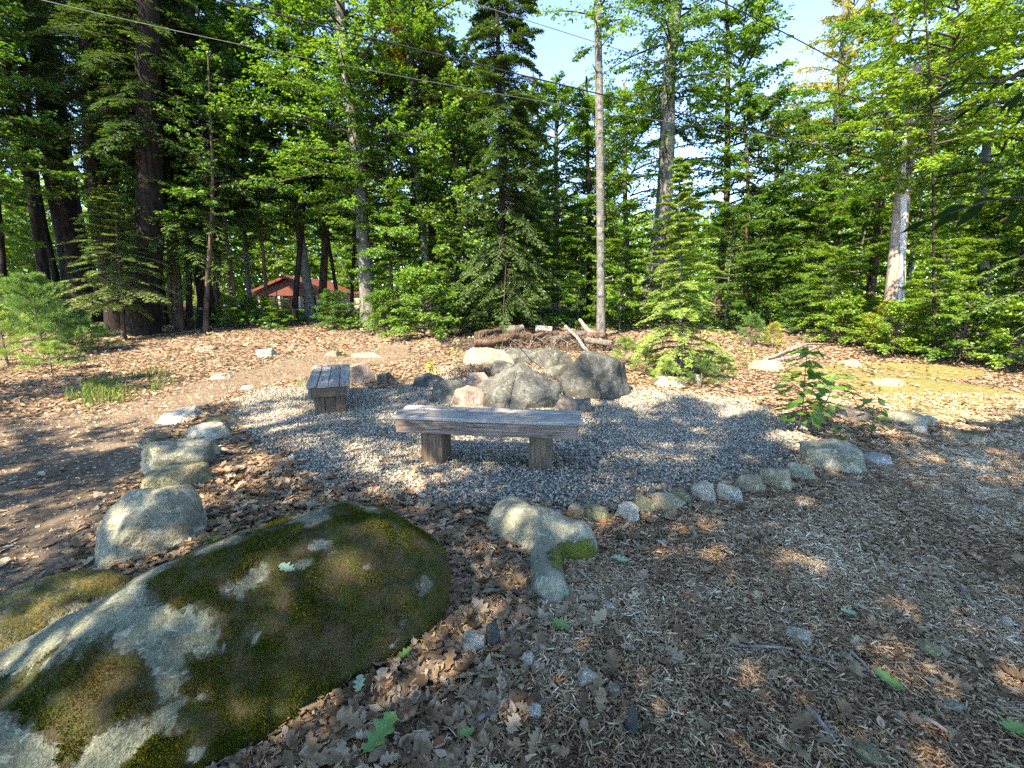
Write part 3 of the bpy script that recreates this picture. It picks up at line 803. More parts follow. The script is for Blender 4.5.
# T-shaped rock in the leaves: one continuous boulder shape
def t_rock():
    U, Fc = ico(5)
    def blob(cx, cy, rx, ry, rz, yaw, pw):
        c, s = math.cos(yaw), math.sin(yaw)
        L = np.stack([U[:, 0] * c + U[:, 1] * s, -U[:, 0] * s + U[:, 1] * c, U[:, 2]], -1)
        return L
    A = at(522, 512)[:2]; B = at(580, 540)[:2]; Cc = at(548, 598)[:2]
    X, Y = np.meshgrid(np.arange(-0.75, 0.85, 0.012), np.arange(1.6, 3.3, 0.012))
    def cap(p, q, r0, r1, hh):
        p, q = np.array(p), np.array(q); e = q - p
        t = np.clip(((X - p[0]) * e[0] + (Y - p[1]) * e[1]) / (e @ e), 0, 1)
        d = np.hypot(X - p[0] - t * e[0], Y - p[1] - t * e[1]) / (r0 + (r1 - r0) * t)
        return hh * np.clip(1 - d ** 2.6, -1, 1)
    wob = 0.05 * noise2(X, Y, 6, 71, 3)
    l = at(512, 526)[:2]; r_ = at(574, 549)[:2]; b_ = at(549, 592)[:2]; mid = (np.array(l) * 0.45 + np.array(r_) * 0.55)
    h = np.maximum(cap(l, r_, 0.19, 0.15, 0.21), cap(mid, b_, 0.125, 0.105, 0.135)) + wob * 0.5
    Zt = H(X, Y) + h - 0.02
    n = X.shape[1]
    ii = np.arange(X.shape[0] - 1)[:, None] * n; jj = np.arange(n - 1)[None]
    q = np.stack([ii + jj, ii + jj + 1, ii + n + jj + 1, ii + n + jj], -1).reshape(-1, 4)
    keep = (h.ravel()[q] > -0.05).any(1); q = q[keep]
    used = np.unique(q); mp = np.full(X.size, -1); mp[used] = np.arange(len(used))
    V = np.stack([X.ravel(), Y.ravel(), Zt.ravel()], -1)[used]
    px, py, _ = project(V)
    ms = np.clip(0.35 + np.clip(1 - np.hypot((px - 574) / 26, (py - 557) / 20), -1, 1) * 1.1 + 0.2 * fbm(V * 9, 5, 3), 0, 1)
    return V, mp[q], ms
V, Fq, ms = t_rock()
lo = np.array([*at(545, 545)[:2], 0.0])
mbx = MB(); mbx.add(V, Fq)
tag(mbx.build('rock', rock_mat('rock_t', (0.12, 0.13, 0.105), (0.21, 0.22, 0.185), (0.30, 0.31, 0.265), ((0.035, 0.045, 0.006), (0.10, 0.12, 0.015)), 0.5, 1.4, True, 0.6), loc=lo, smooth=True, attrs={'moss': ms}), 'grey T-shaped rock lying flat in the dead leaves with moss at its side', 'rock')

# kerb stones of the gravel, right front
KERB = 'stones edging the gravel'
for (px, py, w, h, s, lab, m, yw) in [
    (575, 519, 20, 14, 61, 'small tan edging stone nearest the T-shaped rock', 'rock_tan', 0),
    (597, 524, 28, 17, 62, 'square ochre edging stone second from the T-shaped rock', 'rock_green', 10),
    (626, 523, 26, 19, 63, 'blue-grey tilted edging stone between two ochre ones', 'rock_blue', 25),
    (644, 515, 26, 20, 64, 'tall greenish edging stone right of the blue-grey tilted one', 'rock_green', 50),
    (669, 514, 36, 20, 65, 'broad ochre slab among the edging stones', 'rock_tan', 70),
    (681, 503, 26, 14, 66, 'dark low edging stone set back behind the broad ochre slab', 'rock_green', 30),
    (703, 503, 27, 22, 67, 'pointed pale edging stone beside the dark low one', 'rock_pale', 15),
    (728, 503, 28, 20, 68, 'bluish three-cornered edging stone', 'rock_blue', 80),
    (748, 494, 32, 20, 69, 'tan sloping edging stone right of the bluish three-cornered one', 'rock_tan', 35),
    (774, 490, 34, 22, 70, 'long ochre edging stone before the grey block', 'rock_tan', 5),
    (798, 481, 32, 18, 71, 'dark-sided grey edging block touching the large flat stone', 'rock_grey', 60),
]:
    rock(px, py, w, h, lab, M[m], s, 0.65, yw, 0.25, 'edging_stone', 'stone', KERB, k=20, rough=0.035)
rock(830, 472, 60, 30, 'largest flat-topped stone at the right end of the edging row', M['rock_grey'], 81, 0.8, 12, 0.2, 'rock', 'rock', KERB, k=18, planes=[(0, -1, 0.1, 0.8), (0.5, -0.8, 0.1, 0.85), (-0.3, 0, 1, 0.6), (0.2, -0.1, 1, 0.62), (1, 0, 0.2, 0.95), (-1, 0, 0, 0.95), (0, 1, 0, 0.9), (0, 0, -1, 0.7)])
for (px, py, w, h, s, lab, m, yw) in [
    (874, 465, 30, 12, 82, 'low bluish stone just right of the largest flat-topped stone', 'rock_blue', 10),
    (904, 424, 38, 12, 83, 'long grey-green stone in the moss beyond the sapling', 'rock_grey', 0),
    (914, 432, 20, 9, 84, 'small round pale stone in front of the long grey-green stone', 'rock_pale', 33),
    (968, 443, 30, 13, 85, 'mossy stone lying alone at the edge of the wood chips', 'rock_mossy', 0),
    (886, 386, 30, 8, 86, 'sunlit pale stone in the mossy clearing', 'rock_grey', 20),
    (848, 366, 22, 7, 87, 'small stone far back in the sunny clearing', 'rock_tan', 10),
    (845, 420, 40, 14, 88, 'pinkish flat stone behind the leafy sapling', 'rock_pink', 0),
    (826, 402, 24, 10, 89, 'tan stone half hidden by the leafy sapling', 'rock_tan', 40),
    (765, 371, 38, 11, 90, 'pale slab of stone right of the young hemlock', 'rock_grey', 10),
    (668, 388, 34, 13, 91, 'speckled pale rock at the foot of the young hemlock', 'rock_pale', 25),
    (694, 384, 14, 10, 92, 'small upright grey stone by the young hemlock stem', 'rock_grey', 0),
    (916, 352, 36, 6, 93, 'broad pale rock at the edge of the sunny bushes', 'rock_pale', 0),
    (930, 423, 14, 7, 94, 'tiny white stone right of the long grey-green stone', 'rock_pale', 0),
    (852, 488, 22, 6, 95, 'orange-brown flat stone sunk in the chips below the edging row', 'rock_pink', 0),
]:
    rock(px, py, w, h, lab, M[m], s, 0.75, yw)

# single pebbles and chunks in the chips
for (px, py, w, h, s, lab, m) in [
    (588, 691, 22, 15, 101, 'smooth pale blue pebble alone on the wood chips', 'rock_pale'),
    (473, 655, 26, 17, 102, 'whitish flat pebble in the dead leaves by the mossy boulder', 'rock_pale'),
    (493, 648, 14, 20, 103, 'dark slate sliver standing beside the whitish flat pebble', 'rock_dark'),
    (527, 669, 12, 12, 104, 'small bluish pebble between dead leaves and chips', 'rock_blue'),
    (798, 643, 22, 9, 105, 'white oval pebble in the middle of the wood chips', 'rock_pale'),
    (928, 657, 16, 12, 106, 'round green-grey pebble in the chips on the right', 'rock_green'),
    (631, 736, 12, 22, 107, 'dark brown oblong stone in the chips near the bottom edge', 'rock_dark'),
    (983, 513, 14, 6, 108, 'small blue-grey stone far right in the chips', 'rock_blue'),
    (534, 721, 14, 10, 109, 'blue-green pebble near the bottom sun patch', 'rock_blue'),
    (612, 697, 14, 7, 110, 'grey pebble right of the smooth pale blue pebble', 'rock_grey'),
    (862, 765, 26, 16, 111, 'greenish stone at the bottom edge of the wood chips', 'rock_green'),
    (1004, 628, 10, 9, 112, 'white pebble by the right-hand twigs', 'rock_pale'),
    (606, 612, 14, 7, 113, 'dark shiny stone beside the stick near the T-shaped rock', 'rock_blue'),
    (952, 712, 14, 8, 114, 'slate-grey pebble right of the green oak leaf', 'rock_grey'),
]:
    pb_ = rock(px, py, w * 1.15, h, lab, M[m], s, 0.8, s * 31, 0.3, 'pebble', 'pebble', sub=4, k=5, rough=0.05)
    pb_.location.z += 0.014

# dark seam on the pointed boulder is a thin rod leaning on it; a bare stem behind
def rod(name, pts, r0, r1, m, label, cat, sides=6):
    P = np.array(pts, float); mb = MB()
    tube(mb, P, np.linspace(r0, r1, len(P)), sides)
    o = mb.build(name, m, loc=P[0], smooth=True); tag(o, label, cat); return o
RV = np.array([v.co[:] for v in RINGB.data.vertices]) + np.array(RINGB.location)
rx, ry, rdp = project(RV)
def onring(px, py):
    c = np.where(np.hypot(rx - px, ry - py) < 4.0)[0]
    k = c[np.argmin(rdp[c])]
    return updepth(px, py, RV[k][1] - 0.015)
rod('rod', [onring(508, 406), onring(509.5, 396), onring(511.5, 386), onring(513.5, 377), onring(515, 370)], 0.006, 0.005, M['iron'], 'thin dark rod leaning against the pointed boulder', 'rod')
b = at(502, 362)
rod('stem', [b, updepth(502.5, 345, b[1]), updepth(504, 300, b[1]), updepth(506, 262, b[1] + 0.1)], 0.016, 0.006, M['twig'], 'thin bare upright stem behind the fire ring', 'stem')
b0 = at(505, 345)
rod('twig', [at(505, 349) + [0, 0, 0.35], updepth(522, 347, 9.0), updepth(536, 352, 8.2), updepth(541, 360, 7.9)], 0.012, 0.006, M['twig'], 'arched twig bending over the back of the fire ring', 'twig')

# ------------------------------------------------------------------ benches
def bench_near():
    t = thing('bench', (-0.218, 3.79, float(H(-0.218, 3.8)) - 0.045), 'long weathered plank bench standing across the gravel in front of the fire ring', 'bench', 'plank benches round the fire ring')
    t.rotation_euler = (0, 0, R(-7.8))
    Ln, D, zt = 1.68, 0.40, 0.52
    z0 = np.zeros(3)
    mb = MB()
    for k in range(3):
        plank(mb, ([0.010, -0.012, 0.004][k], -D / 2 + D / 6 + k * D / 3, zt - 0.018 + 0.003 * k), (Ln, D / 3 - 0.009, 0.034), [0.7, 0.35, 0.9][k], k + 1)
    mb.build('seat', M['wood_grey'], t, loc=z0)
    for s, y in ((1, -D / 2 + 0.032), (1, D / 2 - 0.032)):
        mb = MB(); plank(mb, (0, y, zt - 0.037 - 0.061), (Ln - 0.06, 0.038, 0.118), 0.75, 7, 0.002)
        mb.build('apron', M['wood_brown'], t, loc=z0)
    for s in (-1, 1):
        mb = MB(); box(mb, (s * (Ln / 2 - 0.053), 0, zt - 0.037 - 0.062), (0.038, D - 0.105, 0.112), bev=0.005, rnd=0.5)
        mb.build('end_rail', M['wood_brown'], t, loc=z0)
    for x in (-0.49, 0.49):
        mb = MB()
        zz = (zt - 0.045 + -0.03)
        box(mb, (x, -0.085, zz / 2 - 0.02), (0.198, 0.15, zz), bev=0.007, rnd=0.55)
        box(mb, (x, 0.072, zz / 2 - 0.02), (0.192, 0.158, zz - 0.004), bev=0.007, rnd=0.3)
        # grain upright: leg mesh turned so that its own X is vertical
        o = mb.build('leg', M['wood_leg'], t, loc=z0)
        V = np.array([v.co[:] for v in o.data.vertices])
        V2 = np.stack([V[:, 2], V[:, 1], -(V[:, 0])], -1)
        o.data.vertices.foreach_set('co', V2.astype(np.float32).ravel())
        o.rotation_euler = (0, R(-90), 0)
    return t
bench_near()

def bench_far():
    fr = np.array([-2.36, 5.42]); bk = np.array([-2.84, 6.72])
    d = norm(bk - fr); Ln = 1.38; c = fr + d * Ln / 2
    z = float(H(*c))
    t = thing('bench', (c[0], c[1], z), 'shorter plank bench seen end-on at the left edge of the gravel', 'bench', 'plank benches round the fire ring')
    t.rotation_euler = (0, R(-2.6), math.atan2(d[1], d[0]))
    D, zt = 0.53, 0.45
    z0 = np.zeros(3)
    mb = MB()
    for k in range(4):
        plank(mb, ([0.008, -0.010, 0.0, 0.012][k], -D / 2 + D / 8 + k * D / 4, zt - 0.02 + 0.003 * (k % 2)), (Ln, D / 4 - 0.009, 0.038), [0.5, 0.2, 0.75, 0.35][k], k + 11)
    mb.build('seat', M['wood_grey'], t, loc=z0)
    for y in (-D / 2 + 0.035, D / 2 - 0.035):
        mb = MB(); box(mb, (0, y, zt - 0.04 - 0.067), (Ln - 0.05, 0.038, 0.13), bev=0.005, rnd=0.5)
        mb.build('apron', M['wood_brown'], t, loc=z0)
    for s in (-1, 1):
        mb = MB(); box(mb, (s * (Ln / 2 - 0.05), 0, zt - 0.04 - 0.067), (0.038, D - 0.11, 0.125), bev=0.005, rnd=0.35)
        mb.build('end_rail', M['wood_leg'], t, loc=z0)
    for x in (-0.52, 0.52):
        mb = MB()
        for k in range(3):
            box(mb, (x + 0.004 * (k % 2), (k - 1) * 0.128, 0.165), (0.15, 0.124, 0.41), bev=0.006, rnd=[0.5, 0.25, 0.65][k])
        o = mb.build('leg', M['wood_leg'], t, loc=z0)
        V = np.array([v.co[:] for v in o.data.vertices])
        V2 = np.stack([V[:, 2], V[:, 1], -(V[:, 0])], -1)
        o.data.vertices.foreach_set('co', V2.astype(np.float32).ravel())
        o.rotation_euler = (0, R(-90), 0)
bench_far()

# ------------------------------------------------------------------ logs, sticks, brush
def log(p, q, r0, r1, m, label, group=None, name='log', cat='log', seed=0):
    p, q = np.array(p, float), np.array(q, float)
    n = 7; t = np.linspace(0, 1, n)[:, None]
    path = p + (q - p) * t + 0.10 * np.linalg.norm(q - p) * 0.4 * np.stack([vnoise(np.stack([t[:, 0] * 2, np.full(n, k * 7.1), np.zeros(n)], -1), seed) for k in range(3)], -1) * np.sin(np.pi * t)
    mb = MB(); tube(mb, path, np.linspace(r0, r1, n), 12, bump=0.30, seed=seed)
    o = mb.build(name, m, loc=p, smooth=True); tag(o, label, cat, group); return o
PILE = 'old logs and roots heaped behind the fire ring'
def onpile(px, py, dz=0.0):
    p = at(px, py + 3); return p + np.array([0, 0, dz])
for i, (a, b_, r0, r1, m, lab) in enumerate([
    ((478, 340), (500, 337), 0.13, 0.11, 'bark_brown', 'short thick log at the left end of the log heap'),
    ((500, 345), (528, 342), 0.12, 0.12, 'bark_brown', 'dark decayed log low in the left of the heap'),
    ((504, 336), (522, 334), 0.14, 0.12, 'oldwood', 'stubby weathered log lying on top at the left of the heap'),
    ((474, 349), (506, 347), 0.10, 0.08, 'bark_brown', 'thin brown log in front of the short thick log'),
    ((530, 344), (556, 340), 0.13, 0.10, 'bark_brown', 'rotten brown log in the middle of the heap'),
    ((553, 346), (584, 340), 0.10, 0.09, 'oldwood', 'split weathered log right of the middle of the heap'),
    ((568, 339), (606, 342), 0.12, 0.08, 'bark_brown', 'dark log at the right end under the slanting branch'),
    ((536, 334), (552, 335), 0.10, 0.09, 'deadwood', 'small pale stub of wood at the back of the heap'),
    ((586, 346), (612, 350), 0.09, 0.06, 'oldwood', 'low weathered branch wood at the right front of the heap'),
]):
    log(onpile(*a, 0.22), onpile(*b_, 0.24), r0 * 1.02, r1 * 0.98, M[m], lab, PILE, seed=200 + i)
p = at(588, 352); log(p, updepth(565, 326, p[1] + 0.8), 0.05, 0.035, M['deadwood'], 'pale broken branch slanting up over the log heap', None, 'branch', 'branch', 231)
p = at(606, 346); log(p, updepth(580, 320, p[1] + 1.2), 0.07, 0.05, M['deadwood'], 'grey fallen branch resting near the straight grey trunk', None, 'branch', 'branch', 232)
# charred log end right of the pointed boulder
p = at(573, 412); log(p + [-0.20, -0.02, 0.11], p + [0.22, -0.06, 0.10], 0.115, 0.105, M['oldwood'], 'short weathered log lying before the dark angular boulder', None, 'log', 'log', 233)
p = at(611, 600)
# dead branches in the sunny clearing
for i, (a, b_, r) in enumerate([((765, 362), (800, 349), 0.05), ((772, 366), (815, 352), 0.04), ((790, 355), (822, 348), 0.035)]):
    log(at(*a) + [0, 0, 0.06 + 0.04 * i], at(*b_) + [0, 0, 0.10], r, r * 0.6, M['deadwood'], ['thickest bleached branch on the ground behind the leafy sapling', 'long bleached branch lying across the thickest one', 'short bleached branch on the far side of the branch heap'][i], 'bleached branches in the clearing', 'branch', 'branch', 240 + i)
# loose sticks in the foreground
for i, (a, b_, r, lab) in enumerate([
    ((577, 572), (596, 590), 0.008, 'peeled stick beside the moss of the T-shaped rock'),
    ((478, 726), (506, 705), 0.011, 'flat grey splinter of wood beside the bottom sun patch'),
    ((738, 649), (792, 653), 0.006, 'thin brown twig lying left of the white oval pebble'),
    ((806, 712), (834, 744), 0.010, 'bundle-like pale split stick near the bottom of the chips'),
    ((850, 654), (872, 680), 0.007, 'bleached splinter right of the white oval pebble'),
    ((948, 578), (976, 612), 0.006, 'dark bent twig on the shaded chips at the right'),
    ((920, 720), (952, 740), 0.008, 'pale wood sliver right of the green oak leaf'),
    ((800, 660), (838, 668), 0.006, 'white splinter in the middle right of the chips'),
    ((788, 562), (820, 572), 0.007, 'bluish weathered stick far up in the chips'),
]):
    log(at(*a) + [0, 0, r + 0.012], at(*b_) + [0, 0, r + 0.014], r, r * 0.7, M['deadwood'], lab, None, 'stick', 'stick', 260 + i)

def brush(name, n, c, rx, ry, rz, lmin, lmax, label):
    th = RNG.uniform(0, 6.28, n); rr = np.sqrt(RNG.uniform(0, 1, n))
    x = c[0] + rx * rr * np.cos(th); y = c[1] + ry * rr * np.sin(th)
    z = H(x, y) + 0.02 + rz * (1 - rr ** 2) * RNG.uniform(0.2, 1, n)
    L = RNG.uniform(lmin, lmax, n)
    v, f = inst(CHIP_V, CHIP_F, np.stack([x, y, z], -1), np.stack([L, L * 0.05 + 0.004, L * 0.05 + 0.004], -1), RNG.uniform(0, 6.28, n), RNG.normal(0, 0.6, n), RNG.normal(0, 0.5, n))
    mb = MB(); mb.add(v, f, 0, np.repeat(RNG.uniform(0, 1, n), 2))
    o = mb.build(name, M['brush'], smooth=False); tag(o, kind='stuff'); return o
brush('brush', 900, at(478, 374)[:2], 0.62, 0.6, 0.15, 0.05, 0.26, '')
brush('brush', 900, at(545, 384)[:2], 0.5, 0.45, 0.14, 0.05, 0.25, '')
brush('brush', 2600, at(545, 346)[:2], 2.6, 1.0, 0.28, 0.08, 0.4, '')

# green oak leaves fallen on the ground, each its own leaf
def oak_leaf(px, py, L, yaw, m, label, dz=0.042, on=None):
    p = at(px, py) if on is None else np.asarray(on, float)
    v, f = inst(OAK_V, OAK_F, np.array([[0, 0, dz]]), np.array([[L, L, L]]), np.array([R(yaw)]), np.array([0.12]), np.array([0.1]), np.array([0.5]))
    mb = MB(); mb.add(v + p, f, 0, 0.5)
    o = mb.build('oak_leaf', M[m], loc=p); tag(o, label, 'leaf'); return o
oak_leaf(380, 746, 0.155, -30, 'oakgreen', 'largest green oak leaf at the bottom left of the dead leaves')
oak_leaf(360, 694, 0.075, 10, 'oakpale', 'blue-green oak leaf at the foot of the mossy boulder')
oak_leaf(888, 690, 0.105, 30, 'oakgreen', 'yellow-green oak leaf alone on the wood chips')
oak_leaf(848, 620, 0.075, 80, 'oakpale', 'pale torn oak leaf in the shaded chips')
oak_leaf(404, 663, 0.075, -50, 'oakgreen', 'bright green slim leaf beside the right foot of the mossy boulder')
oak_leaf(564, 598, 0.09, 20, 'oakpale', 'pale green leaf touching the foot of the T-shaped rock')
oak_leaf(621, 566, 0.09, 70, 'oakpale', 'grey-green leaf right of the moss of the T-shaped rock')
oak_leaf(562, 633, 0.09, 60, 'oakgreen', 'green leaf among brown oak leaves below the T-shaped rock')
oak_leaf(1012, 738, 0.11, 100, 'oakgreen', 'green leaf in the bottom right corner of the chips')
oak_leaf(468, 742, 0.06, 120, 'oakgreen', 'little yellow-green leaf at the bottom sun patch')
#@@PART3
# leaf lying on the boulder
sxx, syy, dd_ = project(Wd)
vis = np.where(np.hypot(sxx - 290, syy - 570) < 5)[0]
k = vis[np.argmin(dd_[vis])]
oak_leaf(0, 0, 0.075, 70, 'oakpale', 'small pale green oak leaf lying on top of the big mossy boulder', 0.012, Wd[k])

# ------------------------------------------------------------------ foliage generators
def leaf_quads(base, axis, nrm, size, width=0.34, fold=0.10):
    """folded rhombic leaves -> verts, faces"""
    axis = norm(axis); side = norm(np.cross(axis, nrm)); up = np.cross(side, axis)
    s = size[:, None]
    tip = base + axis * s
    l = base + axis * s * 0.45 + side * s * width + up * s * fold
    r = base + axis * s * 0.45 - side * s * width + up * s * fold
    V = np.stack([base, r, tip, l], 1).reshape(-1, 3)
    return V, np.arange(len(V)).reshape(-1, 4)

def crown_broad(name, seed, hc, rad, nb, nt, nl, ls, up=(5, 55), flat=0.6, prof=None, wood=True, lean=0.0, leaf='leaf', width=0.34):
    r = np.random.default_rng(seed)
    prof = prof or (lambda z: np.sqrt(np.clip(1 - (2 * z - 0.9) ** 2 / 1.25, 0.05, 1)))
    mb = MB()
    zr = (np.arange(nb) + r.uniform(0, 1, nb)) / nb
    az = np.arange(nb) * 2.39996 + r.normal(0, 0.5, nb)
    L = rad * prof(zr) * r.uniform(0.55, 1.12, nb)
    pit = np.radians(up[0] + (up[1] - up[0]) * zr + r.normal(0, 8, nb))
    dirh = np.stack([np.cos(az), np.sin(az), np.zeros(nb)], -1)
    z0 = zr * hc * 0.88
    def P(b, s):
        s = s[..., None]; Lb = L[b][..., None]
        zz = np.sin(pit[b])[..., None] * s - 0.22 * s * s
        return dirh[b] * Lb * s * np.cos(pit[b])[..., None] + np.array([0, 0, 1.0]) * (z0[b][..., None] + Lb * zz)
    for b in range(nb):
        s = np.linspace(0, 1, 5)
        if wood:
            tube(mb, P(np.full(5, b), s), (0.012 + 0.012 * L[b]) * np.linspace(1, 0.25, 5), 4, 1, 0.5, False)
    b = np.repeat(np.arange(nb), nt)
    s = np.clip(0.15 + 0.87 * (np.tile(np.arange(nt), nb) + r.uniform(0, 1, nb * nt)) / nt, 0, 1)
    sg = np.where(r.uniform(0, 1, len(b)) < 0.5, -1, 1)
    ang = sg * np.radians(r.uniform(18, 75, len(b))) * (1.05 - 0.6 * s)
    base = P(b, s)
    d0 = dirh[b]
    dt = np.stack([d0[:, 0] * np.cos(ang) - d0[:, 1] * np.sin(ang), d0[:, 0] * np.sin(ang) + d0[:, 1] * np.cos(ang), r.normal(0.05, 0.30 * (1.2 - flat), len(b))], -1)
    Lt = np.clip(r.uniform(0.28, 0.55, len(b)) * L[b] * (1.2 - 0.65 * s), 0.25 * ls / 0.1, None)
    if wood:
        tip = base + dt * Lt[:, None] - np.array([0, 0, 1]) * 0.10 * Lt[:, None]
        w = 0.0035 + 0.004 * Lt[:, None]; sdv = norm(np.cross(dt, [0, 0, 1.0]))
        V = np.stack([base - sdv * w, base + sdv * w, tip], 1).reshape(-1, 3)
        mb.add(V, np.arange(len(V)).reshape(-1, 3), 1, 0.5)
    nn = len(b)
    t = np.tile((np.arange(nl) + 0.5) / nl, nn) + r.uniform(-0.03, 0.03, nn * nl)
    bi = np.repeat(np.arange(nn), nl)
    sd = np.tile(np.where(np.arange(nl) % 2 == 0, 1, -1), nn)
    pos = base[bi] + dt[bi] * (Lt[bi] * t)[:, None] - np.array([0, 0, 1.0]) * (0.10 * Lt[bi] * t * t)[:, None] + r.normal(0, 0.025 + 0.02 * (1 - flat), (nn * nl, 3))
    a2 = sd * np.radians(r.uniform(25, 75, nn * nl))
    dx, dy = dt[bi][:, 0], dt[bi][:, 1]
    ax = np.stack([dx * np.cos(a2) - dy * np.sin(a2), dx * np.sin(a2) + dy * np.cos(a2), r.normal(-0.25, 0.25, nn * nl)], -1)
    nr = norm(np.array([0, 0, 1.0]) * flat + r.normal(0, 1, (nn * nl, 3)) * (1 - flat) * 0.8)
    V, Fq = leaf_quads(pos, ax, nr, ls * r.uniform(0.6, 1.2, nn * nl), width)
    shade = np.clip(r.uniform(0, 1, nb)[b][bi] * 0.45 + r.uniform(0, 0.55, nn * nl), 0, 1)
    mb.add(V, Fq, 0, shade)
    o = mb.build(name, [M[leaf], M['twig']], loc=(0, 0, 0), link=False)
    return o.data

def crown_conifer(name, seed, hc, rad, nb, nt, nl, ls, droop=(-5, -22), upper_up=25, prof=None, wd=0.12, leaf='needle', tipdroop=0.2):
    r = np.random.default_rng(seed)
    prof = prof or (lambda z: (1 - z) ** 0.75 + 0.06)
    mb = MB()
    zr = (np.arange(nb) + r.uniform(0, 1, nb)) / nb
    az = np.arange(nb) * 2.39996 + r.normal(0, 0.6, nb)
    L = rad * prof(zr) * r.uniform(0.6, 1.15, nb)
    pit = np.radians(droop[1] + (upper_up - droop[1]) * zr ** 1.3 + r.normal(0, 7, nb))
    dirh = np.stack([np.cos(az), np.sin(az), np.zeros(nb)], -1)
    z0 = zr * hc * 0.97
    def P(b, s):
        s = s[..., None]; Lb = L[b][..., None]
        return dirh[b] * Lb * s * np.cos(pit[b])[..., None] + np.array([0, 0, 1.0]) * (z0[b][..., None] + Lb * (np.sin(pit[b])[..., None] * s - tipdroop * s ** 3))
    for b in range(nb):
        s = np.linspace(0, 1, 5)
        tube(mb, P(np.full(5, b), s), (0.006 + 0.010 * L[b]) * np.linspace(1, 0.2, 5), 4, 1, 0.5, False)
    b = np.repeat(np.arange(nb), nt)
    k = np.tile(np.arange(nt), nb)
    s = np.clip(0.12 + 0.88 * (k + r.uniform(0, 1, nb * nt)) / nt, 0, 1)
    sg = np.where(k % 2 == 0, -1, 1)
    ang = sg * np.radians(r.uniform(38, 68, len(b)))
    base = P(b, s); d0 = dirh[b]
    dz = np.sin(pit[b]) - tipdroop * s * s
    dt = norm(np.stack([d0[:, 0] * np.cos(ang) - d0[:, 1] * np.sin(ang), d0[:, 0] * np.sin(ang) + d0[:, 1] * np.cos(ang), dz * 0.7 + r.normal(-0.06, 0.10, len(b))], -1))
    Lt = np.clip(L[b] * r.uniform(0.28, 0.46, len(b)) * (1.12 - s), 0.06, None)
    # branch tip itself carries blades
    b2 = np.arange(nb)
    base = np.concatenate([base, P(b2, np.full(nb, 0.72))]); dtip = norm(P(b2, np.ones(nb)) - P(b2, np.full(nb, 0.72)))
    Lt = np.concatenate([Lt, L * 0.29]); dt = np.concatenate([dt, dtip]); bb = np.concatenate([b, b2])
    nn = len(base)
    tip = base + dt * Lt[:, None]; w = 0.002 + 0.003 * Lt[:, None]; sdv = norm(np.cross(dt, [0, 0, 1.0]))
    V = np.stack([base - sdv * w, base + sdv * w, tip], 1).reshape(-1, 3)
    mb.add(V, np.arange(len(V)).reshape(-1, 3), 1, 0.5)
    t = np.tile((np.arange(nl) + 0.5) / nl, nn); bi = np.repeat(np.arange(nn), nl)
    sd = np.tile(np.where(np.arange(nl) % 2 == 0, 1, -1), nn)
    pos = base[bi] + dt[bi] * (Lt[bi] * t)[:, None] - np.array([0, 0, 1.0]) * (0.10 * Lt[bi] * t * t)[:, None]
    a2 = sd * np.radians(r.uniform(25, 55, nn * nl))
    dx, dy = dt[bi][:, 0], dt[bi][:, 1]
    ax = np.stack([dx * np.cos(a2) - dy * np.sin(a2), dx * np.sin(a2) + dy * np.cos(a2), dt[bi][:, 2] + r.normal(-0.05, 0.18, nn * nl)], -1)
    nr = norm(np.array([0, 0, 1.0]) + r.normal(0, 0.35, (nn * nl, 3)))
    V, Fq = leaf_quads(pos, ax, nr, ls * r.uniform(0.6, 1.2, nn * nl) * (1.1 - 0.4 * t), wd, 0.03)
    tipc = np.clip(0.25 + 0.5 * t + r.uniform(-0.3, 0.3, nn * nl) + 0.2 * (r.uniform(0, 1, nb)[bb][bi] - 0.5), 0, 1)
    mb.add(V, Fq, 0, tipc)
    o = mb.build(name, [M[leaf], M['twig']], loc=(0, 0, 0), link=False)
    return o.data

def crown_pine(name, seed, hc, rad, nb, ntuft, nneed, nlen=0.11, leaf='needle_pine'):
    r = np.random.default_rng(seed); mb = MB()
    nw = max(3, nb // 6)
    wi = np.arange(nb) % nw
    zr = (wi + 0.4 + r.uniform(-0.18, 0.18, nb)) / nw
    az = r.uniform(0, 6.28, nb)
    L = rad * ((1 - zr) ** 0.7 + 0.10) * r.uniform(0.65, 1.1, nb)
    pit = np.radians(12 + 38 * zr + r.normal(0, 8, nb))
    dirv = np.stack([np.cos(az) * np.cos(pit), np.sin(az) * np.cos(pit), np.sin(pit)], -1)
    z0 = zr * hc
    base0 = np.stack([0 * z0, 0 * z0, z0], -1)
    for b in range(nb):
        s = np.linspace(0, 1, 4)[:, None]
        tube(mb, base0[b] + dirv[b] * L[b] * s, (0.004 + 0.006 * L[b]) * np.linspace(1, 0.3, 4), 4, 1, 0.5, False)
    b = np.repeat(np.arange(nb), ntuft)
    s = r.uniform(0.3, 1.0, len(b)) ** 0.7
    off = r.normal(0, 1, (len(b), 3)) * [1, 1, 0.35]
    tp = base0[b] + dirv[b] * (L[b] * s)[:, None] + off * (0.13 * L[b] * (1.2 - s * 0.6))[:, None]
    td = norm(dirv[b] + off * 0.35 + [0, 0, 0.35])
    bi = np.repeat(np.arange(len(b)), nneed)
    nd = norm(td[bi] + r.normal(0, 0.55, (len(bi), 3)))
    pos = tp[bi] + td[bi] * r.uniform(-0.04, 0.03, len(bi))[:, None]
    V, Fq = leaf_quads(pos, nd, r.normal(0, 1, (len(bi), 3)), nlen * r.uniform(0.7, 1.15, len(bi)), 0.035, 0.0)
    mb.add(V, Fq, 0, np.clip(r.uniform(0, 1, len(b))[bi] * 0.5 + r.uniform(0, 0.5, len(bi)), 0, 1))
    return mb.build(name, [M[leaf], M['twig']], loc=(0, 0, 0), link=False).data

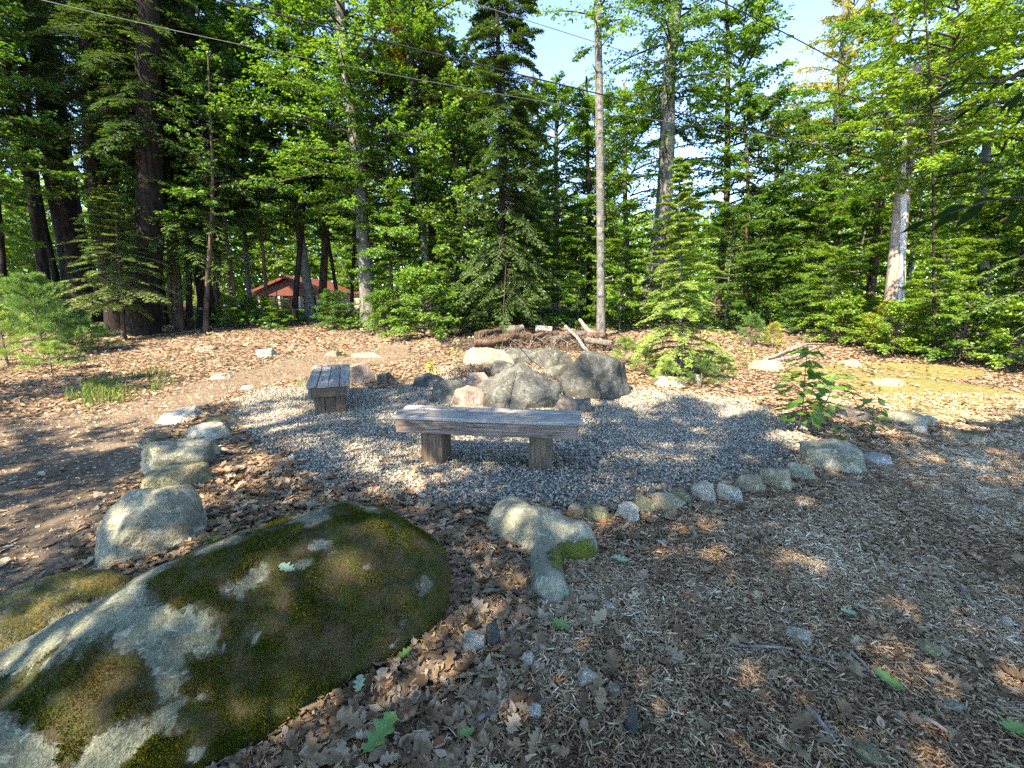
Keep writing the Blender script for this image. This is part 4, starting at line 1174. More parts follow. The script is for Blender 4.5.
CR = {}
CR['BA'] = crown_broad('crown_tall', 1, 11.5, 3.3, 76, 16, 28, 0.115)
CR['SH'] = crown_broad('crown_shade', 31, 10.5, 3.3, 40, 13, 22, 0.14)
CR['BB'] = crown_broad('crown_tall', 2, 12.5, 2.9, 76, 15, 28, 0.112, (0, 60), 0.55)
CR['BC'] = crown_broad('crown_mid', 3, 7.2, 2.4, 56, 15, 26, 0.105, (5, 50), 0.65)
CR['BF'] = crown_broad('crown_mid', 6, 6.0, 2.0, 48, 15, 24, 0.10, (10, 60), 0.55)
CR['BD'] = crown_broad('crown_layered', 4, 4.4, 2.2, 34, 16, 22, 0.10, (-4, 30), 0.9, lambda z: 1.0 - 0.55 * z)
CR['BG'] = crown_broad('crown_layered', 8, 3.4, 2.0, 28, 16, 22, 0.095, (0, 30), 0.9, lambda z: 1.0 - 0.6 * z)
CR['BE'] = crown_broad('crown_bush', 5, 1.5, 1.05, 30, 10, 16, 0.085, (10, 60), 0.7, lambda z: 1.0 - 0.45 * z)
CR['BS'] = crown_broad('crown_sparse', 9, 9.0, 2.6, 34, 9, 15, 0.13, (15, 60), 0.5)
CR['CA'] = crown_conifer('crown_hemlock', 11, 13.0, 2.7, 170, 26, 13, 0.135, wd=0.19)
CR['CB'] = crown_conifer('crown_hemlock', 12, 6.0, 1.9, 120, 26, 13, 0.105, wd=0.18)
CR['CS'] = crown_conifer('crown_spruce', 13, 14.0, 2.3, 230, 28, 13, 0.14, (-5, -18), 20, wd=0.19)
CR['PA'] = crown_pine('crown_pine', 14, 1.9, 1.15, 54, 26, 16)
CR['PB'] = crown_pine('crown_pine', 15, 0.62, 0.42, 24, 10, 18, 0.085)

def trunk_path(P, top_pt, height, wig, seed):
    d = np.asarray(top_pt) - P; d = d / max(d[2], 0.3)
    n = 16; z = np.linspace(-0.15, height, n)
    path = P + d * z[:, None]
    q = np.stack([z * 0.22, np.full(n, seed * 3.7), np.zeros(n)], -1)
    path[:, 0] += wig * (vnoise(q, seed) - vnoise(q[:1], seed)) ; path[:, 1] += wig * (vnoise(q + 50, seed) - vnoise(q[:1] + 50, seed))
    return path, z

def crown_obj(mesh, parent, local, scale, rot, leaf=None, name='crown'):
    o = bpy.data.objects.new(name, mesh); COL.objects.link(o)
    o.parent = parent; o.location = local; o.rotation_euler = (0, 0, rot)
    o.scale = scale if not np.isscalar(scale) else (scale,) * 3
    if leaf:
        o.material_slots[0].link = 'OBJECT'; o.material_slots[0].material = M[leaf]
    return o

TN = [0]
def tree(base, w, height, bark, crowns, label, top=None, group=None, name='tree', cat='tree', wig=0.25, taper=0.3, flare=0.35, diam=None, stubs=0):
    """base: (px,py) on the ground or (px, None, depth); top: pixel the trunk passes through; crowns: list of (mesh key, z0, scale, leaf)"""
    TN[0] += 1; seed = TN[0] + 300
    if base[1] is None:
        r = ray(base[0], 320); p = r * (base[2] / r[1]); P = np.array([p[0], base[2], float(H(p[0], base[2]))])
    else:
        P = at(*base)
    d = project(P)[2]
    rad = (diam if diam else w * d / F) / 2
    tp = updepth(top[0], top[1], P[1]) if top else P + np.array([0, 0, 1.0])
    path, z = trunk_path(P, tp, height, wig, seed)
    t = thing(name, P, label, cat, group)
    rr = rad * (1 - (1 - taper) * np.clip(z / height, 0, 1)) * (1 + flare * np.exp(-np.clip(z, 0, None) / (rad * 2.2 + 0.01)))
    mb = MB(); tube(mb, path, rr, 12 if rad > 0.08 else 7, bump=0.10, seed=seed)
    rs = np.random.default_rng(seed)
    for q in range(stubs):
        zq = rs.uniform(1.2, 8.5); a = rs.uniform(0, 6.28); c = np.array([np.interp(zq, z, path[:, k]) for k in range(3)]); rq = np.interp(zq, z, rr)
        d_ = np.array([math.cos(a), math.sin(a), rs.uniform(0.0, 0.5)]); L = rq + rs.uniform(0.04, 0.30)
        tube(mb, np.array([c, c + d_ * L * 0.6, c + d_ * L + [0, 0, 0.02]]), np.array([0.3, 0.2, 0.1]) * rq, 6)
    mb.build('trunk', M[bark], t, smooth=True)
    for (key, z0, sc, leaf) in crowns:
        c = np.array([np.interp(z0, z, path[:, k]) for k in range(3)]) - P
        crown_obj(CR[key], t, c, sc, RNG.uniform(0, 6.28), leaf)
    return t

# --- left group of big dark trunks
G_L = 'dark trunks at the left edge of the clearing'
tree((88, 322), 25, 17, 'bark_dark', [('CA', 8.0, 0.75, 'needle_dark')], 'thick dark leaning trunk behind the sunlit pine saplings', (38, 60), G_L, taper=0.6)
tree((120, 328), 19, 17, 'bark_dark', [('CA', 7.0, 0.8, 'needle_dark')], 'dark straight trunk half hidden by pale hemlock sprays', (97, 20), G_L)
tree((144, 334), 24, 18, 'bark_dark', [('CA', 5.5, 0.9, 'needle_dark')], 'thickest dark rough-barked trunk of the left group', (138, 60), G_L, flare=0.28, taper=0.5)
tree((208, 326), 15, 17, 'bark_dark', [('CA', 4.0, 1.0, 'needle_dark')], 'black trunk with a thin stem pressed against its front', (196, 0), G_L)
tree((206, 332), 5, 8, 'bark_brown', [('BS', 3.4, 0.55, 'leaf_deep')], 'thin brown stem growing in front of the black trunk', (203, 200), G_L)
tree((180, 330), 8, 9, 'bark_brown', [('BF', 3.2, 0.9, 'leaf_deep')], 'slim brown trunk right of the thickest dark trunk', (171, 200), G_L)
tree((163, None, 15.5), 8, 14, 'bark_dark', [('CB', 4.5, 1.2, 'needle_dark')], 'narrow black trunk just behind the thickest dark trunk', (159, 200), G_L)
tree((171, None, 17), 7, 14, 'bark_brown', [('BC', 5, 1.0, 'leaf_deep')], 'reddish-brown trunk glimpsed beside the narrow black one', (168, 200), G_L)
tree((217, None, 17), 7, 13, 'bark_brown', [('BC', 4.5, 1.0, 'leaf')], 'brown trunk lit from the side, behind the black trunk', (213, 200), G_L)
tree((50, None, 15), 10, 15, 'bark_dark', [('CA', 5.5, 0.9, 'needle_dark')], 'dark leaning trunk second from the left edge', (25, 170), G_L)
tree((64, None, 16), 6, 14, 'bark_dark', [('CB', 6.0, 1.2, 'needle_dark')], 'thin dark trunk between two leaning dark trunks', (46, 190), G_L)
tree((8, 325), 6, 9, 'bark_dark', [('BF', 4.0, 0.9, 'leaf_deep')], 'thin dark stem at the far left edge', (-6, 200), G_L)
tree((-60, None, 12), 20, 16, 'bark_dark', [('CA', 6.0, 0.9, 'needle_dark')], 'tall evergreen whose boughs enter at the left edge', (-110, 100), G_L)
# hemlocks in front of them
tree((124, 340), 4, 3.6, 'bark_brown', [('CB', 1.1, (0.78, 0.78, 0.52), 'needle_mid')], 'pale green hemlock sprays hanging between the big dark trunks', (118, 250), None, 'hemlock_tree', 'tree', 0.05)
tree((190, 330), 6, 8.5, 'bark_dark', [('CB', 2.2, (0.95, 0.95, 1.0), 'needle')], 'dark young hemlock in front of the black trunk', (182, 100), None, 'hemlock_tree', 'tree', 0.05)
tree((150, 328), 5, 9.5, 'bark_dark', [('CB', 3.0, (0.95, 0.95, 1.05), 'needle')], 'hemlock with light tips high over the thickest dark trunk', (148, 80), None, 'hemlock_tree', 'tree', 0.05)

# --- by the cabin
tree((312, None, 17), 9, 14, 'bark_pale', [('BB', 4.2, 0.9, 'leaf')], 'pale sunlit trunk in front of the red-roofed cabin', (303, 230))
tree((323, None, 18), 8, 14, 'bark_brown', [('BA', 4.5, 0.8, 'leaf_deep')], 'brown trunk touching the pale sunlit trunk by the cabin', (318, 230))
tree((294, None, 16), 6, 10, 'bark_dark', [('BC', 3.4, 0.9, 'leaf_deep')], 'black slender trunk before the cabin porch', (296, 230))
tree((251, None, 18), 5, 9, 'bark_pale', [('BC', 3.0, 0.85, 'leaf')], 'thin pale trunk left of the cabin', (246, 230))
tree((340, None, 19), 4, 9, 'bark_brown', [('BF', 3.2, 0.9, 'leaf')], 'thin leaning stem right of the cabin trunks', (331, 230))
tree((352, None, 20), 4, 9, 'bark_brown', [('BF', 3.2, 1.0, 'leaf')], 'thin straight stem in front of the cabin side wall', (350, 230))
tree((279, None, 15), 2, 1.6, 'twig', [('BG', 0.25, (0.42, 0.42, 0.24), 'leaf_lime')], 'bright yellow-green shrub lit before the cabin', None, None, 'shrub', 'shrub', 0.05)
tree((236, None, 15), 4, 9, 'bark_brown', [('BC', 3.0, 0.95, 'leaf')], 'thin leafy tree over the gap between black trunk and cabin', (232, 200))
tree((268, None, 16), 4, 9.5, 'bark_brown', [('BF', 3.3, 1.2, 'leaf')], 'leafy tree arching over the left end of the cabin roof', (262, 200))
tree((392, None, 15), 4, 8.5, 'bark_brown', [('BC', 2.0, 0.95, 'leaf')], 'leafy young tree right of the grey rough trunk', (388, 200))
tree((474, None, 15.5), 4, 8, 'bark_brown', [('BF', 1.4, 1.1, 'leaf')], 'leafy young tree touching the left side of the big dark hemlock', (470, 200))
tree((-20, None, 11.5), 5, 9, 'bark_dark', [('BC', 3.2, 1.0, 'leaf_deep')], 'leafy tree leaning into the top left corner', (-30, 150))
# --- centre
tree((369, 328), 14, 17, 'bark_grey', [('BA', 3.8, 1.0, 'leaf'), ('BS', 2.6, 0.7, 'leaf_deep')], 'grey rough trunk standing alone right of the cabin', (345, 0))
tree((432, None, 15.5), 9, 17, 'bark_grey', [('BB', 5.0, 0.95, 'leaf'), ('BC', 7.0, 0.62, 'leaf_orange')], 'grey trunk with reddening leaves high in its crown', (416, 0))
tree((440, None, 18), 8, 13, 'bark_brown', [('BC', 4.0, 1.0, 'leaf')], 'brown trunk close behind the grey trunk with reddening leaves', (434, 160))
tree((457, None, 16), 5, 10, 'bark_dark', [('BF', 3.4, 1.0, 'leaf_deep')], 'slim two-toned stem left of the big dark hemlock', (449, 160))
tree((505, 332), 6, 14.5, 'bark_dark', [('CS', 1.0, (0.84, 0.84, 1.0), 'needle_dark')], 'tall dark hemlock at the centre of the tree line', (501, 150), None, 'hemlock_tree', 'tree', 0.1)
tree((520, None, 17), 4, 9, 'bark_brown', [('BF', 2.6, 1.0, 'leaf')], 'thin stem right of the big dark hemlock', (522, 200))
tree((590, None, 17), 6, 8.5, 'bark_dark', [('BC', 1.8, 0.95, 'leaf')], 'dark bent stem left of the straight grey trunk', (584, 180))
tree((601, 338), 8.5, 16, 'bark_pale', [('BS', 7.2, 0.8, 'leaf')], 'straight mottled grey trunk, bare almost to the top of the picture', (600, 0), wig=0.12, taper=0.55, flare=0.25, stubs=16)
tree((648, None, 17), 16, 17, 'bark_grey', [('BB', 7.0, 0.95, 'leaf'), ('BS', 5.0, 0.8, 'leaf_deep')], 'pale grey trunk leaning right, behind the young hemlock', (672, 20), wig=0.15, taper=0.5, stubs=9)
tree((555, None, 20), 7, 10, 'bark_grey', [('BC', 2.2, 1.15, 'leaf')], 'round leafy tree under the gap of blue sky', (553, 120))
tree((630, None, 21), 7, 10, 'bark_grey', [('BC', 2.6, 1.1, 'leaf_lime')], 'yellow-green leafy tree between the two pale trunks', (630, 120))
tree((716, None, 18), 8, 12, 'bark_brown', [('BC', 3.6, 1.2, 'leaf')], 'dense green tree right of the pale leaning trunk', (722, 100))
tree((775, None, 21), 7, 9, 'bark_brown', [('BC', 2.4, 1.0, 'leaf_yellow')], 'low yellowing tree beneath the sky gap at the right', (781, 150))
tree((822, None, 20), 9, 17, 'bark_pale', [('BB', 3.4, (0.8, 0.8, 1.0), 'leaf_yellow')], 'tall yellowing maple right of the sky gap', (843, 60))
tree((745, None, 16.5), 5, 8, 'bark_brown', [('BC', 1.4, 1.0, 'leaf_deep')], 'dark leafy tree behind the right side of the young hemlock', (748, 160))
# --- right side
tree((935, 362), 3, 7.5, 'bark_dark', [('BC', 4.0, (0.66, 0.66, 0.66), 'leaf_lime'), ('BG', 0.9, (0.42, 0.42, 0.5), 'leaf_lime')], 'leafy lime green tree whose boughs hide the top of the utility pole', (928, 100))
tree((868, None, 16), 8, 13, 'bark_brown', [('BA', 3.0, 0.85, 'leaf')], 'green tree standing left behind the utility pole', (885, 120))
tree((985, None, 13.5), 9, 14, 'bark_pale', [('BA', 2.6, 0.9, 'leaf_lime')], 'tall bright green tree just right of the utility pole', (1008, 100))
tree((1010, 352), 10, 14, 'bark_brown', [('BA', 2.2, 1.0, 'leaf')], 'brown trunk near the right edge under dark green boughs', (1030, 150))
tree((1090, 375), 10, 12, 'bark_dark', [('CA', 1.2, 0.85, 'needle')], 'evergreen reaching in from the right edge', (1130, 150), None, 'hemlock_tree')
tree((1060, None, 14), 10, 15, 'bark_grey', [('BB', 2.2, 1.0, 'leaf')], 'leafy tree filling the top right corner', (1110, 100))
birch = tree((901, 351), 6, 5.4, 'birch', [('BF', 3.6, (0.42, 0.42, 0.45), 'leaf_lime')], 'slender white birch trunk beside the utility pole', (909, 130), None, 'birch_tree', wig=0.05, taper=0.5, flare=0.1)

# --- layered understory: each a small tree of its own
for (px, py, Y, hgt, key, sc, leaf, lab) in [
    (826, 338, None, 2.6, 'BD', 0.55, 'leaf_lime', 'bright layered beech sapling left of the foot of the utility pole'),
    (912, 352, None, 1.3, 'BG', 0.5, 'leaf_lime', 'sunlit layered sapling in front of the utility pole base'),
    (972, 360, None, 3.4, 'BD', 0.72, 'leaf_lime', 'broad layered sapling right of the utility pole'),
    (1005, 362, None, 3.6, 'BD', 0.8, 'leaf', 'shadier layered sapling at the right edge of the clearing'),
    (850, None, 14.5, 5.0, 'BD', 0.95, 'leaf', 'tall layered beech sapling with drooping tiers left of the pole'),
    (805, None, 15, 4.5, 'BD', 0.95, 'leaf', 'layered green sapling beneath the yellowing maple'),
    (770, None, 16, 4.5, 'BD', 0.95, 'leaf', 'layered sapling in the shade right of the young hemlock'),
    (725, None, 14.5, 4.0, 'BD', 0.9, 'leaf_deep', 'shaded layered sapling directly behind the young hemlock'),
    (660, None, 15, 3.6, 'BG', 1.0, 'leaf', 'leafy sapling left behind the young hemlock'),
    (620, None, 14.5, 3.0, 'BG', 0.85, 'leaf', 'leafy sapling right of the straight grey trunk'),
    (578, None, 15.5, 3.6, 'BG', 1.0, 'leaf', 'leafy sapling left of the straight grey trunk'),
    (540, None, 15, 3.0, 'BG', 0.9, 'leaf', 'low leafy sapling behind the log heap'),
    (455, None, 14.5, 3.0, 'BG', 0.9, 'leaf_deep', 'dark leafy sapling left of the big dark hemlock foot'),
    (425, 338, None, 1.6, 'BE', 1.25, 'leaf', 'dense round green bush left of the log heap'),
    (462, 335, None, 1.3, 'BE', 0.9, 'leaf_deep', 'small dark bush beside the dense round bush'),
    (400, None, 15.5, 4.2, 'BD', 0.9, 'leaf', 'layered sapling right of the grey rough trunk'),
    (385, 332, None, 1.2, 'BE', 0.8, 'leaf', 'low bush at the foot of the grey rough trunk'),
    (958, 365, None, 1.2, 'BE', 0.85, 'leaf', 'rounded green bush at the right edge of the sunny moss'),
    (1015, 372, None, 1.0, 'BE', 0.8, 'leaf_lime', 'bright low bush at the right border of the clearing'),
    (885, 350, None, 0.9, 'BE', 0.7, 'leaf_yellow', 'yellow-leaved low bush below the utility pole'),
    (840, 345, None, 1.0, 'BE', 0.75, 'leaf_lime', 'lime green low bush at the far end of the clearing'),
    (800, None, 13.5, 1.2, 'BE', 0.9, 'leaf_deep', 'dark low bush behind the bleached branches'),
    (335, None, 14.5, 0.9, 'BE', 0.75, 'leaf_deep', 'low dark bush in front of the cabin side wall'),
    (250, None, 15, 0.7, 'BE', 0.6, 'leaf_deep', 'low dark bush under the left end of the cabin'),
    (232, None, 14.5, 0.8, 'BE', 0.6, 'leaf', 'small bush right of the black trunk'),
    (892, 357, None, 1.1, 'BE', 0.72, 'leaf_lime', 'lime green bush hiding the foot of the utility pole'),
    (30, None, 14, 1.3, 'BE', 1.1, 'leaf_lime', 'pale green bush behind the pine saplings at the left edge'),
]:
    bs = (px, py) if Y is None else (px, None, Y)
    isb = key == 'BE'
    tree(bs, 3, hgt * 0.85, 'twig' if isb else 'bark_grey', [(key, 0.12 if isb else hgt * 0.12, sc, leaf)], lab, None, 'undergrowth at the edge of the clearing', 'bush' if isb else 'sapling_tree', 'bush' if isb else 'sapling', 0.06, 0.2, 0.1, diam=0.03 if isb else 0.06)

# --- young hemlock in the clearing
CR['YH'] = crown_conifer('crown_young', 21, 4.0, 1.12, 100, 30, 15, 0.072, (4, -8), 24, lambda z: (1 - z) ** 0.7 * (0.75 + 0.25 * np.clip(z * 5, 0, 1)) + 0.05, 0.17, 'needle_lime', 0.20)
P = at(681, 377)
t = thing('hemlock_tree', P, 'young yellow-green hemlock standing free in the clearing behind the dark angular boulder', 'tree')
top = updepth(679, 152, P[1]); n = 14
zz = np.linspace(0, 1, n)[:, None]
path = P + (top - P) * zz
hook = np.array([[0.03, 0, 0.08], [0.10, 0, 0.11], [0.19, 0, 0.06]]) + top
mb = MB(); tube(mb, np.vstack([path, hook]), np.concatenate([np.linspace(0.035, 0.012, n), [0.009, 0.006, 0.004]]), 7)
mb.build('trunk', M['bark_pale'], t, smooth=True)
sc = (top[2] - P[2]) / 4.25
from mathutils import Vector
yo = crown_obj(CR['YH'], t, (0, 0, 0.22), (sc * 0.98, sc * 0.98, sc), 0.6)
yo.rotation_euler = Vector((top - P).tolist()).to_track_quat('Z', 'Y').to_euler()

# --- pine saplings on the left and seedlings in the clearing
def pine(px, py, key, sc, label, leaf=None, group=None, name='pine_sapling'):
    P = at(px, py); t = thing(name, P, label, 'pine sapling', group)
    hgt = {'PA': 1.9, 'PB': 0.62}[key] * (sc if np.isscalar(sc) else sc[2])
    mb = MB(); tube(mb, P + np.array([[0, 0, -0.05], [0.01, 0, hgt * 0.5], [0.0, 0.01, hgt]]), [0.018 * hgt + 0.004, 0.012 * hgt + 0.003, 0.004], 6)
    mb.build('stem', M['bark_grey'], t, smooth=True)
    crown_obj(CR[key], t, (0, 0, 0.06), sc, RNG.uniform(0, 6.28), leaf)
GP = 'soft pine saplings in the sun'
pine(44, 356, 'PA', 0.92, 'tallest sunlit pine sapling in front of the leaning dark trunk', None, GP)
pine(8, 366, 'PA', 0.62, 'yellower pine sapling at the left edge', 'needle_lime', GP)
pine(84, 352, 'PA', 0.50, 'smaller pine sapling right of the tallest one', None, GP)
pine(52, 372, 'PB', (1.2, 1.2, 0.8), 'low pine seedling in front of the tallest sapling', 'needle_lime', GP)
pine(100, 352, 'PB', (1.1, 1.1, 0.9), 'low pine seedling at the right end of the sapling clump', None, GP)
pine(644, 373, 'PB', (0.95, 0.95, 0.7), 'low fluffy pine seedling right of the dark angular boulder', 'needle_lime', GP)
pine(624, 366, 'PB', (0.9, 0.9, 0.8), 'small pine seedling behind the dark angular boulder', 'needle_lime', GP)
pine(664, 386, 'PB', (0.75, 0.75, 0.6), 'tiny pine seedling at the speckled pale rock', 'needle_lime', GP)
pine(700, 388, 'PB', (0.8, 0.8, 0.65), 'green seedling right of the young hemlock stem', 'needle', GP)
pine(722, 380, 'PB', (0.7, 0.7, 0.55), 'spreading seedling at the right foot of the young hemlock', 'needle_lime', GP)
pine(750, 346, 'PB', (1.0, 1.0, 1.1), 'bluish-green pine seedling on the far side of the clearing', None, GP)
pine(772, 348, 'PB', (0.8, 0.8, 0.85), 'yellow pine seedling next to the bluish-green one', 'fern', GP)

# --- broad-leaved sapling by the edging stones, ferns, sprigs
def sprig(name, P, hgt, whorls, nleaf, size, m, label, cat, seed, lean=(0.02, 0.0), group=None):
    r = np.random.default_rng(seed); P = np.asarray(P)
    t = thing(name, P, label, cat, group)
    pts = np.array([P + np.array([lean[0] * s + 0.02 * math.sin(5 * s), lean[1] * s, hgt * s]) for s in np.linspace(0, 1, 8)])
    mb = MB(); tube(mb, pts, np.linspace(0.007, 0.003, 8), 6)
    mb.build('stem', M['twig'], t, smooth=True)
    mb = MB()
    for wz, out in whorls:
        c = np.array([np.interp(wz, np.linspace(0, 1, 8), pts[:, k]) for k in range(3)])
        n = nleaf
        az = r.uniform(0, 6.28) + np.arange(n) * 6.28 / n + r.normal(0, 0.25, n)
        for a in az:
            stem = c + np.array([math.cos(a), math.sin(a), 0.25]) * out * r.uniform(0.35, 0.8)
            L = size * r.uniform(0.7, 1.15)
            v, f = inst(LEAF2_V, LEAF2_F, np.zeros((1, 3)), np.array([[L * 0.85, L, L]]), np.array([0.0]), np.array([r.normal(-0.35, 0.25)]), np.array([r.normal(0, 0.25)]), np.array([0.5]))
            v = v + [0, L * 0.5, 0]
            ca, sa = math.cos(a - math.pi / 2), math.sin(a - math.pi / 2)
            v = np.stack([v[:, 0] * ca - v[:, 1] * sa, v[:, 0] * sa + v[:, 1] * ca, v[:, 2]], -1) + stem
            mb.add(v, f, 0, r.uniform(0, 1))
            tube(mb, np.array([c, stem]), [0.002, 0.0015], 3, 1, 0.5, False)
    mb.build('leaves', [M[m], M['twig']], t)
    return t
LEAF2_V, LEAF2_F = stations([0.01, 0.14, 0.27, 0.30, 0.22, 0.10, 0.01])
sprig('oak_sapling', at(797, 432), 0.92, [(0.15, 0.20), (0.24, 0.26), (0.33, 0.24), (0.42, 0.22), (0.52, 0.24), (0.62, 0.20), (0.72, 0.13), (0.84, 0.12), (0.99, 0.06)], 12, 0.17, 'leaf', 'leafy broad-leaved sapling rising behind the edging stones', 'sapling', 5)
sprig('oak_sapling', at(815, 420), 0.55, [(0.3, 0.18), (0.55, 0.24), (0.75, 0.18), (0.98, 0.1)], 11, 0.16, 'leaf', 'second sapling leaning out right of the leafy sapling', 'sapling', 6, (0.22, 0.0))
sprig('oak_sapling', at(868, 440), 0.42, [(0.35, 0.10), (0.6, 0.14), (0.8, 0.10), (1.0, 0.05)], 6, 0.12, 'leaf_deep', 'small dark sapling above the low bluish stone', 'sapling', 7)
sprig('sprig', at(838, 452), 0.22, [(0.5, 0.10), (1.0, 0.06)], 5, 0.09, 'leaf_deep', 'little leafy sprig behind the largest flat-topped stone', 'plant', 8)
sprig('sprig', at(212, 548), 0.06, [(0.6, 0.03), (1.0, 0.02)], 4, 0.06, 'leaf_lime', 'bright green sprout between the mossy boulder and the pale grey rock', 'plant', 9)
sprig('fern', at(432, 378), 0.28, [(0.3, 0.10), (0.5, 0.14), (0.8, 0.10), (1.0, 0.05)], 9, 0.10, 'fern', 'yellow-green fern growing left of the fire ring', 'fern', 10)
sprig('fern', at(456, 368), 0.50, [(0.4, 0.06), (0.6, 0.08), (0.8, 0.06), (1.0, 0.04)], 6, 0.08, 'fern', 'taller yellow sprig at the back left of the fire ring', 'fern', 11)
sprig('fern', at(344, 357), 0.12, [(0.6, 0.06), (1.0, 0.06)], 7, 0.09, 'fern', 'yellow fern behind the far bench', 'fern', 12)

def grass(n, poly, hmin, hmax):
    poly = wpoly(poly); b0, b1 = poly.min(0), poly.max(0)
    x, y = scatter_pts(n, b0[0], b1[0], b0[1], b1[1], lambda x, y: (polyin(x, y, poly) > 0) * np.clip(0.4 + noise2(x, y, 3, 91, 2), 0, 1))
    N = len(x); h = RNG.uniform(hmin, hmax, N); a = RNG.uniform(0, 6.28, N)
    P0 = np.stack([x, y, H(x, y)], -1); lean = np.stack([np.cos(a), np.sin(a), 0 * a], -1) * (h * RNG.uniform(0.2, 0.8, N))[:, None]
    s = np.stack([-np.sin(a), np.cos(a), 0 * a], -1) * 0.004
    mid = P0 + lean * 0.35 + np.array([0, 0, 1]) * (h * 0.65)[:, None]; tip = P0 + lean + np.array([0, 0, 1]) * (h * 0.9)[:, None]
    V = np.stack([P0 - s, P0 + s, mid + s, mid - s, tip], 1).reshape(-1, 3)
    k = np.arange(N)[:, None] * 5
    mb = MB(); rn = RNG.uniform(0, 1, N)
    mb.add(V, k + np.array([[0, 1, 2, 3]]), 0, rn)
    mb.f.append(k + np.array([[3, 2, 4]])); mb.m.append(np.zeros(N, int)); mb.a.append(rn)
    tag(mb.build('grass', M['grass']), kind='stuff')
grass(2600, [(60, 398), (110, 378), (165, 372), (175, 385), (110, 408), (72, 410)], 0.08, 0.24)
grass(1800, [(690, 360), (740, 350), (790, 352), (800, 366), (740, 372), (690, 376)], 0.06, 0.2)

# --- the branch hanging in from the right, close to the camera
P0 = np.array([3.25, 1.55, 0.0]); P0[2] = float(H(P0[0], P0[1]))
t = thing('tree', P0, 'branch with dark lance-shaped leaves reaching in close at the right edge', 'tree')
mb = MB(); tube(mb, P0 + np.array([[0, 0, -0.1], [0.05, 0.02, 1.2], [0.02, 0.05, 2.4], [0.1, 0.1, 3.6], [0.1, 0.1, 5.0]]), [0.07, 0.06, 0.05, 0.04, 0.02], 8)
mb.build('trunk', M['bark_brown'], t, smooth=True)
YB = 1.62
mbw, mbl = MB(), MB()
def twigline(pts, r0):
    W = np.array([updepth(a, b, YB + c) for a, b, c in pts]); tube(mbw, W, np.linspace(r0, r0 * 0.3, len(W)), 5); return W
root1 = P0 + np.array([0.02, 0.05, 2.75]); root2 = P0 + np.array([0.03, 0.03, 2.15])
W = np.vstack([root1, [updepth(1060, 60, YB)], [updepth(1000, 82, YB)], [updepth(955, 84, YB)]]); tube(mbw, W, [0.016, 0.008, 0.005, 0.002], 5)
W = np.vstack([root1, [updepth(1060, 90, YB + 0.1)], [updepth(1010, 100, YB + 0.05)], [updepth(985, 104, YB)]]); tube(mbw, W, [0.016, 0.008, 0.004, 0.002], 5)
W = np.vstack([root2, [updepth(1055, 195, YB)], [updepth(990, 200, YB)], [updepth(925, 222, YB)]]); tube(mbw, W, [0.014, 0.007, 0.004, 0.002], 5)
mbw.build('branch', M['twig'], t, smooth=True)
LV, LF = stations([0.004, 0.06, 0.105, 0.118, 0.09, 0.05, 0.004])
rL = np.random.default_rng(4)
for (bx, by, tx, ty) in [(964, 76, 934, 90), (961, 86, 924, 104), (974, 73, 958, 89), (972, 108, 951, 121), (991, 98, 971, 116), (978, 96, 950, 106), (984, 78, 975, 70), (1000, 80, 988, 92), (1012, 98, 998, 115), (1022, 92, 1008, 110), (1030, 78, 1010, 72), (1034, 95, 1020, 125), (1005, 90, 1018, 76),
                         (990, 197, 960, 214), (984, 204, 948, 230), (970, 206, 930, 212), (950, 214, 915, 222), (928, 220, 893, 236), (1000, 200, 968, 196), (1012, 198, 985, 222), (1020, 205, 1000, 236), (1030, 200, 1012, 240), (1034, 190, 1008, 188), (960, 210, 925, 232), (1030, 215, 1020, 250)]:
    dz = rL.uniform(-0.12, 0.18)
    A, B = updepth(bx, by, YB + dz), updepth(tx, ty, YB + dz + rL.uniform(-0.06, 0.06))
    L = np.linalg.norm(B - A) * (0.98 if by < 150 else 0.72); ax = norm(B - A)
    nr = norm(np.array([rL.normal(0, 0.5), rL.normal(-0.45, 0.4), 1.0])); sdv = norm(np.cross(ax, nr)); upv = np.cross(sdv, ax)
    V = LV.copy(); V[:, 1] += 0.5
    V[:, 2] += -0.35 * (V[:, 1]) ** 2 * 0.5 + abs(V[:, 0]) * 0.35
    W = A + (V[:, :1] * sdv + V[:, 1:2] * ax + V[:, 2:] * upv) * L
    mbl.add(W, LF, 0, rL.uniform(0, 1))
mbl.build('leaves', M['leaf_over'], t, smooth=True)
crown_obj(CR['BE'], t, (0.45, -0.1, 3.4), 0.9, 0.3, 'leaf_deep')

# ------------------------------------------------------------------ utility pole and wires
Pp = at(888, 350); dp = project(Pp)[2]
t = thing('utility_pole', Pp, 'tan wooden utility pole rising out of the sunlit bushes at the right', 'utility pole')
topP = updepth(913, 84, Pp[1])
rp = 14.5 * dp / F / 2
mb = MB(); n = 12; zz = np.linspace(-0.02, 1.06, n)[:, None]
tube(mb, Pp + (topP - Pp) * zz, np.linspace(rp, rp * 0.66, n), 14)
mb.build('pole', M['pole'], t, smooth=True)
mb = MB(); ca = updepth(908, 126, Pp[1]) - [0, rp + 0.06, 0]
box(mb, ca, (1.5, 0.09, 0.11), bev=0.01); mb.build('crossarm', M['deadwood'], t)
for dx in (-0.62, 0.0, 0.62):
    mb = MB(); c = ca + np.array([dx, 0, 0.055])
    tube(mb, np.array([c, c + [0, 0, 0.05], c + [0, 0, 0.07], c + [0, 0, 0.12], c + [0, 0, 0.14]]), [0.025, 0.025, 0.045, 0.045, 0.02], 8)
    mb.build('insulator', M['conduit'], t, smooth=True)
mb = MB(); c0 = updepth(898, 330, Pp[1] - rp); c1 = updepth(906, 190, Pp[1] - rp)
tube(mb, np.array([c0 - (c1 - c0) * 0.1, c1]), 0.035, 8); mb.build('conduit', M['conduit'], t, smooth=True)
